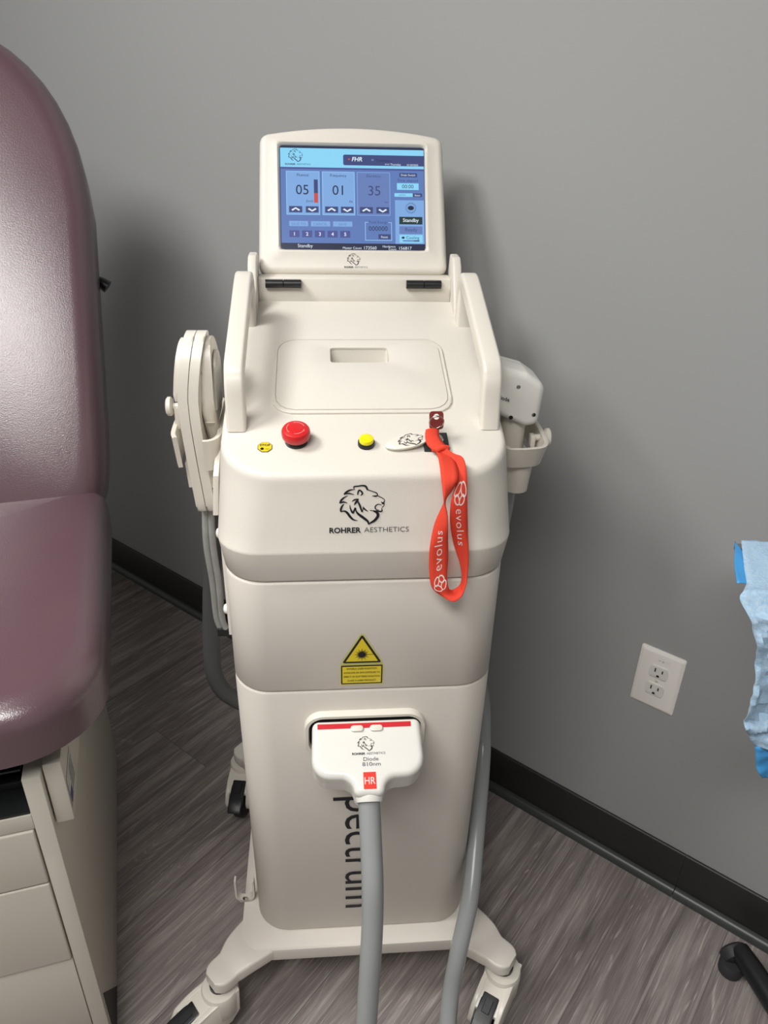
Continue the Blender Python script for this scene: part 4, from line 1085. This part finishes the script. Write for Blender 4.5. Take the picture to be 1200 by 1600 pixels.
KN = [((0.0713, 0.06, 1.0358), (0.0866, 0.06, 1.0357)), ((0.0702, 0.055, 1.0291), (0.0876, 0.055, 1.0278)), ((0.0714, 0.045, 1.0233), (0.0922, 0.045, 1.0233)), ((0.0782, 0.036, 1.0190), (0.0972, 0.036, 1.0207))]
bm = B(); A_ = smooth_path([a for a, b in KN], 6); B_ = smooth_path([b for a, b in KN], 6); rows = [[bm.verts.new(a.lerp(b, k/4)+Vector((0, -.003, .003+.002*math.sin(PI*k/4)))) for k in range(5)] for a, b in zip(A_, B_)]
for r0, r1 in zip(rows, rows[1:]):
    for k in range(4): bm.faces.new((r0[k], r0[k+1], r1[k+1], r1[k]))
kf = obj('folded_tab', bm, M['ribbon'], LN, smooth=75); md = kf.modifiers.new('thickness', 'SOLIDIFY'); md.thickness = .0016; md.offset = 0
bm = B(); tube(bm, [(.0775, .037, 1.0215), (.083, .033, 1.0235), (.089, .032, 1.0265), (.096, .033, 1.0255)], .0016, 8, 6, section=[(2*math.cos(2*PI*k/12), 1.1*math.sin(2*PI*k/12)) for k in range(12)]); obj('knot_fold', bm, M['ribbon'], LN, smooth=60)

# ------------------------------------------------------------------ rolling stand at the right with a blue drape
ST = thing('instrument_stand', 'black footed rolling stand at the right edge, under the blue drape', 'stand', ID, (.72, .60, 0))
bm = B()
LEG = [(.665, .835, .040), (.674, .795, .045), (.690, .72, .050), (.715, .64, .054), (.735, .585, .056)]
tube(bm, LEG, lambda t: .0185+.003*t, 18, 6)
tube(bm, [(.735, .585, .056), (.80, .50, .054), (.86, .44, .045)], .020, 16, 4)
obj('foot', bm, M['black'], ST, smooth=50, label='black tubular foot')
bm = B(); lathe(bm, (.658, .842, .030), (-.25, 1.0, .25), [(.012, -.020), (.0235, -.014), (.0245, -.004), (.0235, .004), (.017, .008), (.0001, .009)], 24); obj('end_cap', bm, M['rubber'], ST, smooth=40)
bm = B(); lathe(bm, (.652, .822, 0), (0, 0, 1), [(.016, 0), (.021, .003), (.022, .018), (.018, .026)], 20); obj('foot_pad', bm, M['rubber'], ST)
bm = B(); tube(bm, [(.735, .585, .05), (.735, .60, .70), (.735, .62, .80), (.705, .72, .848), (.655, .80, .853)], .012, 16, 4); obj('column', bm, M['chrome'], ST)
bm = B(); rbox(bm, (.578, .835, .861), (.205, .118, .010), .003); obj('tray', bm, M['chrome'], ST)
# drape: tissue sheet laid over the tray and hanging from its front left corner
DR = thing('disposable_drape', 'crumpled light blue disposable drape hanging at the right edge', 'drape', ID, (.58, .80, .86))
def sheet(name, edge, right, m, yofs, parent=None, nx=30, seed=1, amp=.010, **kw):
    """edge: (x, y, z) down the free left edge; the sheet runs from it to x = right"""
    rnd = random.Random(seed); ph = [rnd.uniform(0, 6) for _ in range(6)]
    E = smooth_path(edge, 8); bm = B(); rows = []
    for i, p in enumerate(E):
        row = []
        for k in range(nx+1):
            f = k/nx; x = p.x+(right-p.x)*f; z = p.z
            hang = max(0, min(1, (.872-z)/.02))
            a = amp*(.25+.75*hang)
            q1 = noise.noise(Vector((x*34+seed, z*9, 0))); q2 = noise.noise(Vector((x*22-z*16, z*26+x*9, seed)))
            fold = 1.1-2.2*abs(q1)+1.2*(1-2*abs(q2))+.5*noise.noise(Vector((x*80, z*70, 2)))
            row.append(bm.verts.new((x, p.y+yofs-a*fold*hang, z+(1-hang)*.0015*fold)))
        rows.append(row)
    for r0, r1 in zip(rows, rows[1:]):
        for k in range(nx): bm.faces.new((r0[k], r0[k+1], r1[k+1], r1[k]))
    o = obj(name, bm, m, parent, smooth=24, **kw)
    md = o.modifiers.new('thickness', 'SOLIDIFY'); md.thickness = .0008
    return o
sheet('tissue_layer', [(.4830, .8925, .8700), (.4700, .855, .8700), (.4565, .815, .8695), (.4500, .792, .8690), (.4420, .778, .870), (.4350, .766, .872), (.4300, .7605, .866), (.4438, .76, .8449), (.4584, .76, .806), (.4688, .76, .7653), (.4723, .76, .7226), (.4784, .76, .6782), (.4900, .76, .656), (.5048, .76, .6348)], .68, M['drape'], 0, DR, seed=3)
sheet('corner_flap', [(.4750, .892, .8685), (.452, .835, .8685), (.4375, .790, .8685)], .475, M['drapeblue'], .0, DR, nx=8, seed=5, amp=.001, label='bright blue folded corner flap')
sheet('blue_hem', [(.5050, .758, .6360), (.5164, .758, .5965), (.5290, .758, .5770)], .545, M['drapeblue'], -.002, DR, nx=8, seed=6, amp=.004, label='bright blue hem strip')
sheet('side_hem', [(.5093, .752, .6735), (.5200, .752, .645), (.5260, .752, .6300)], .68, M['drapeblue'], -.008, DR, nx=10, seed=8, amp=.003)
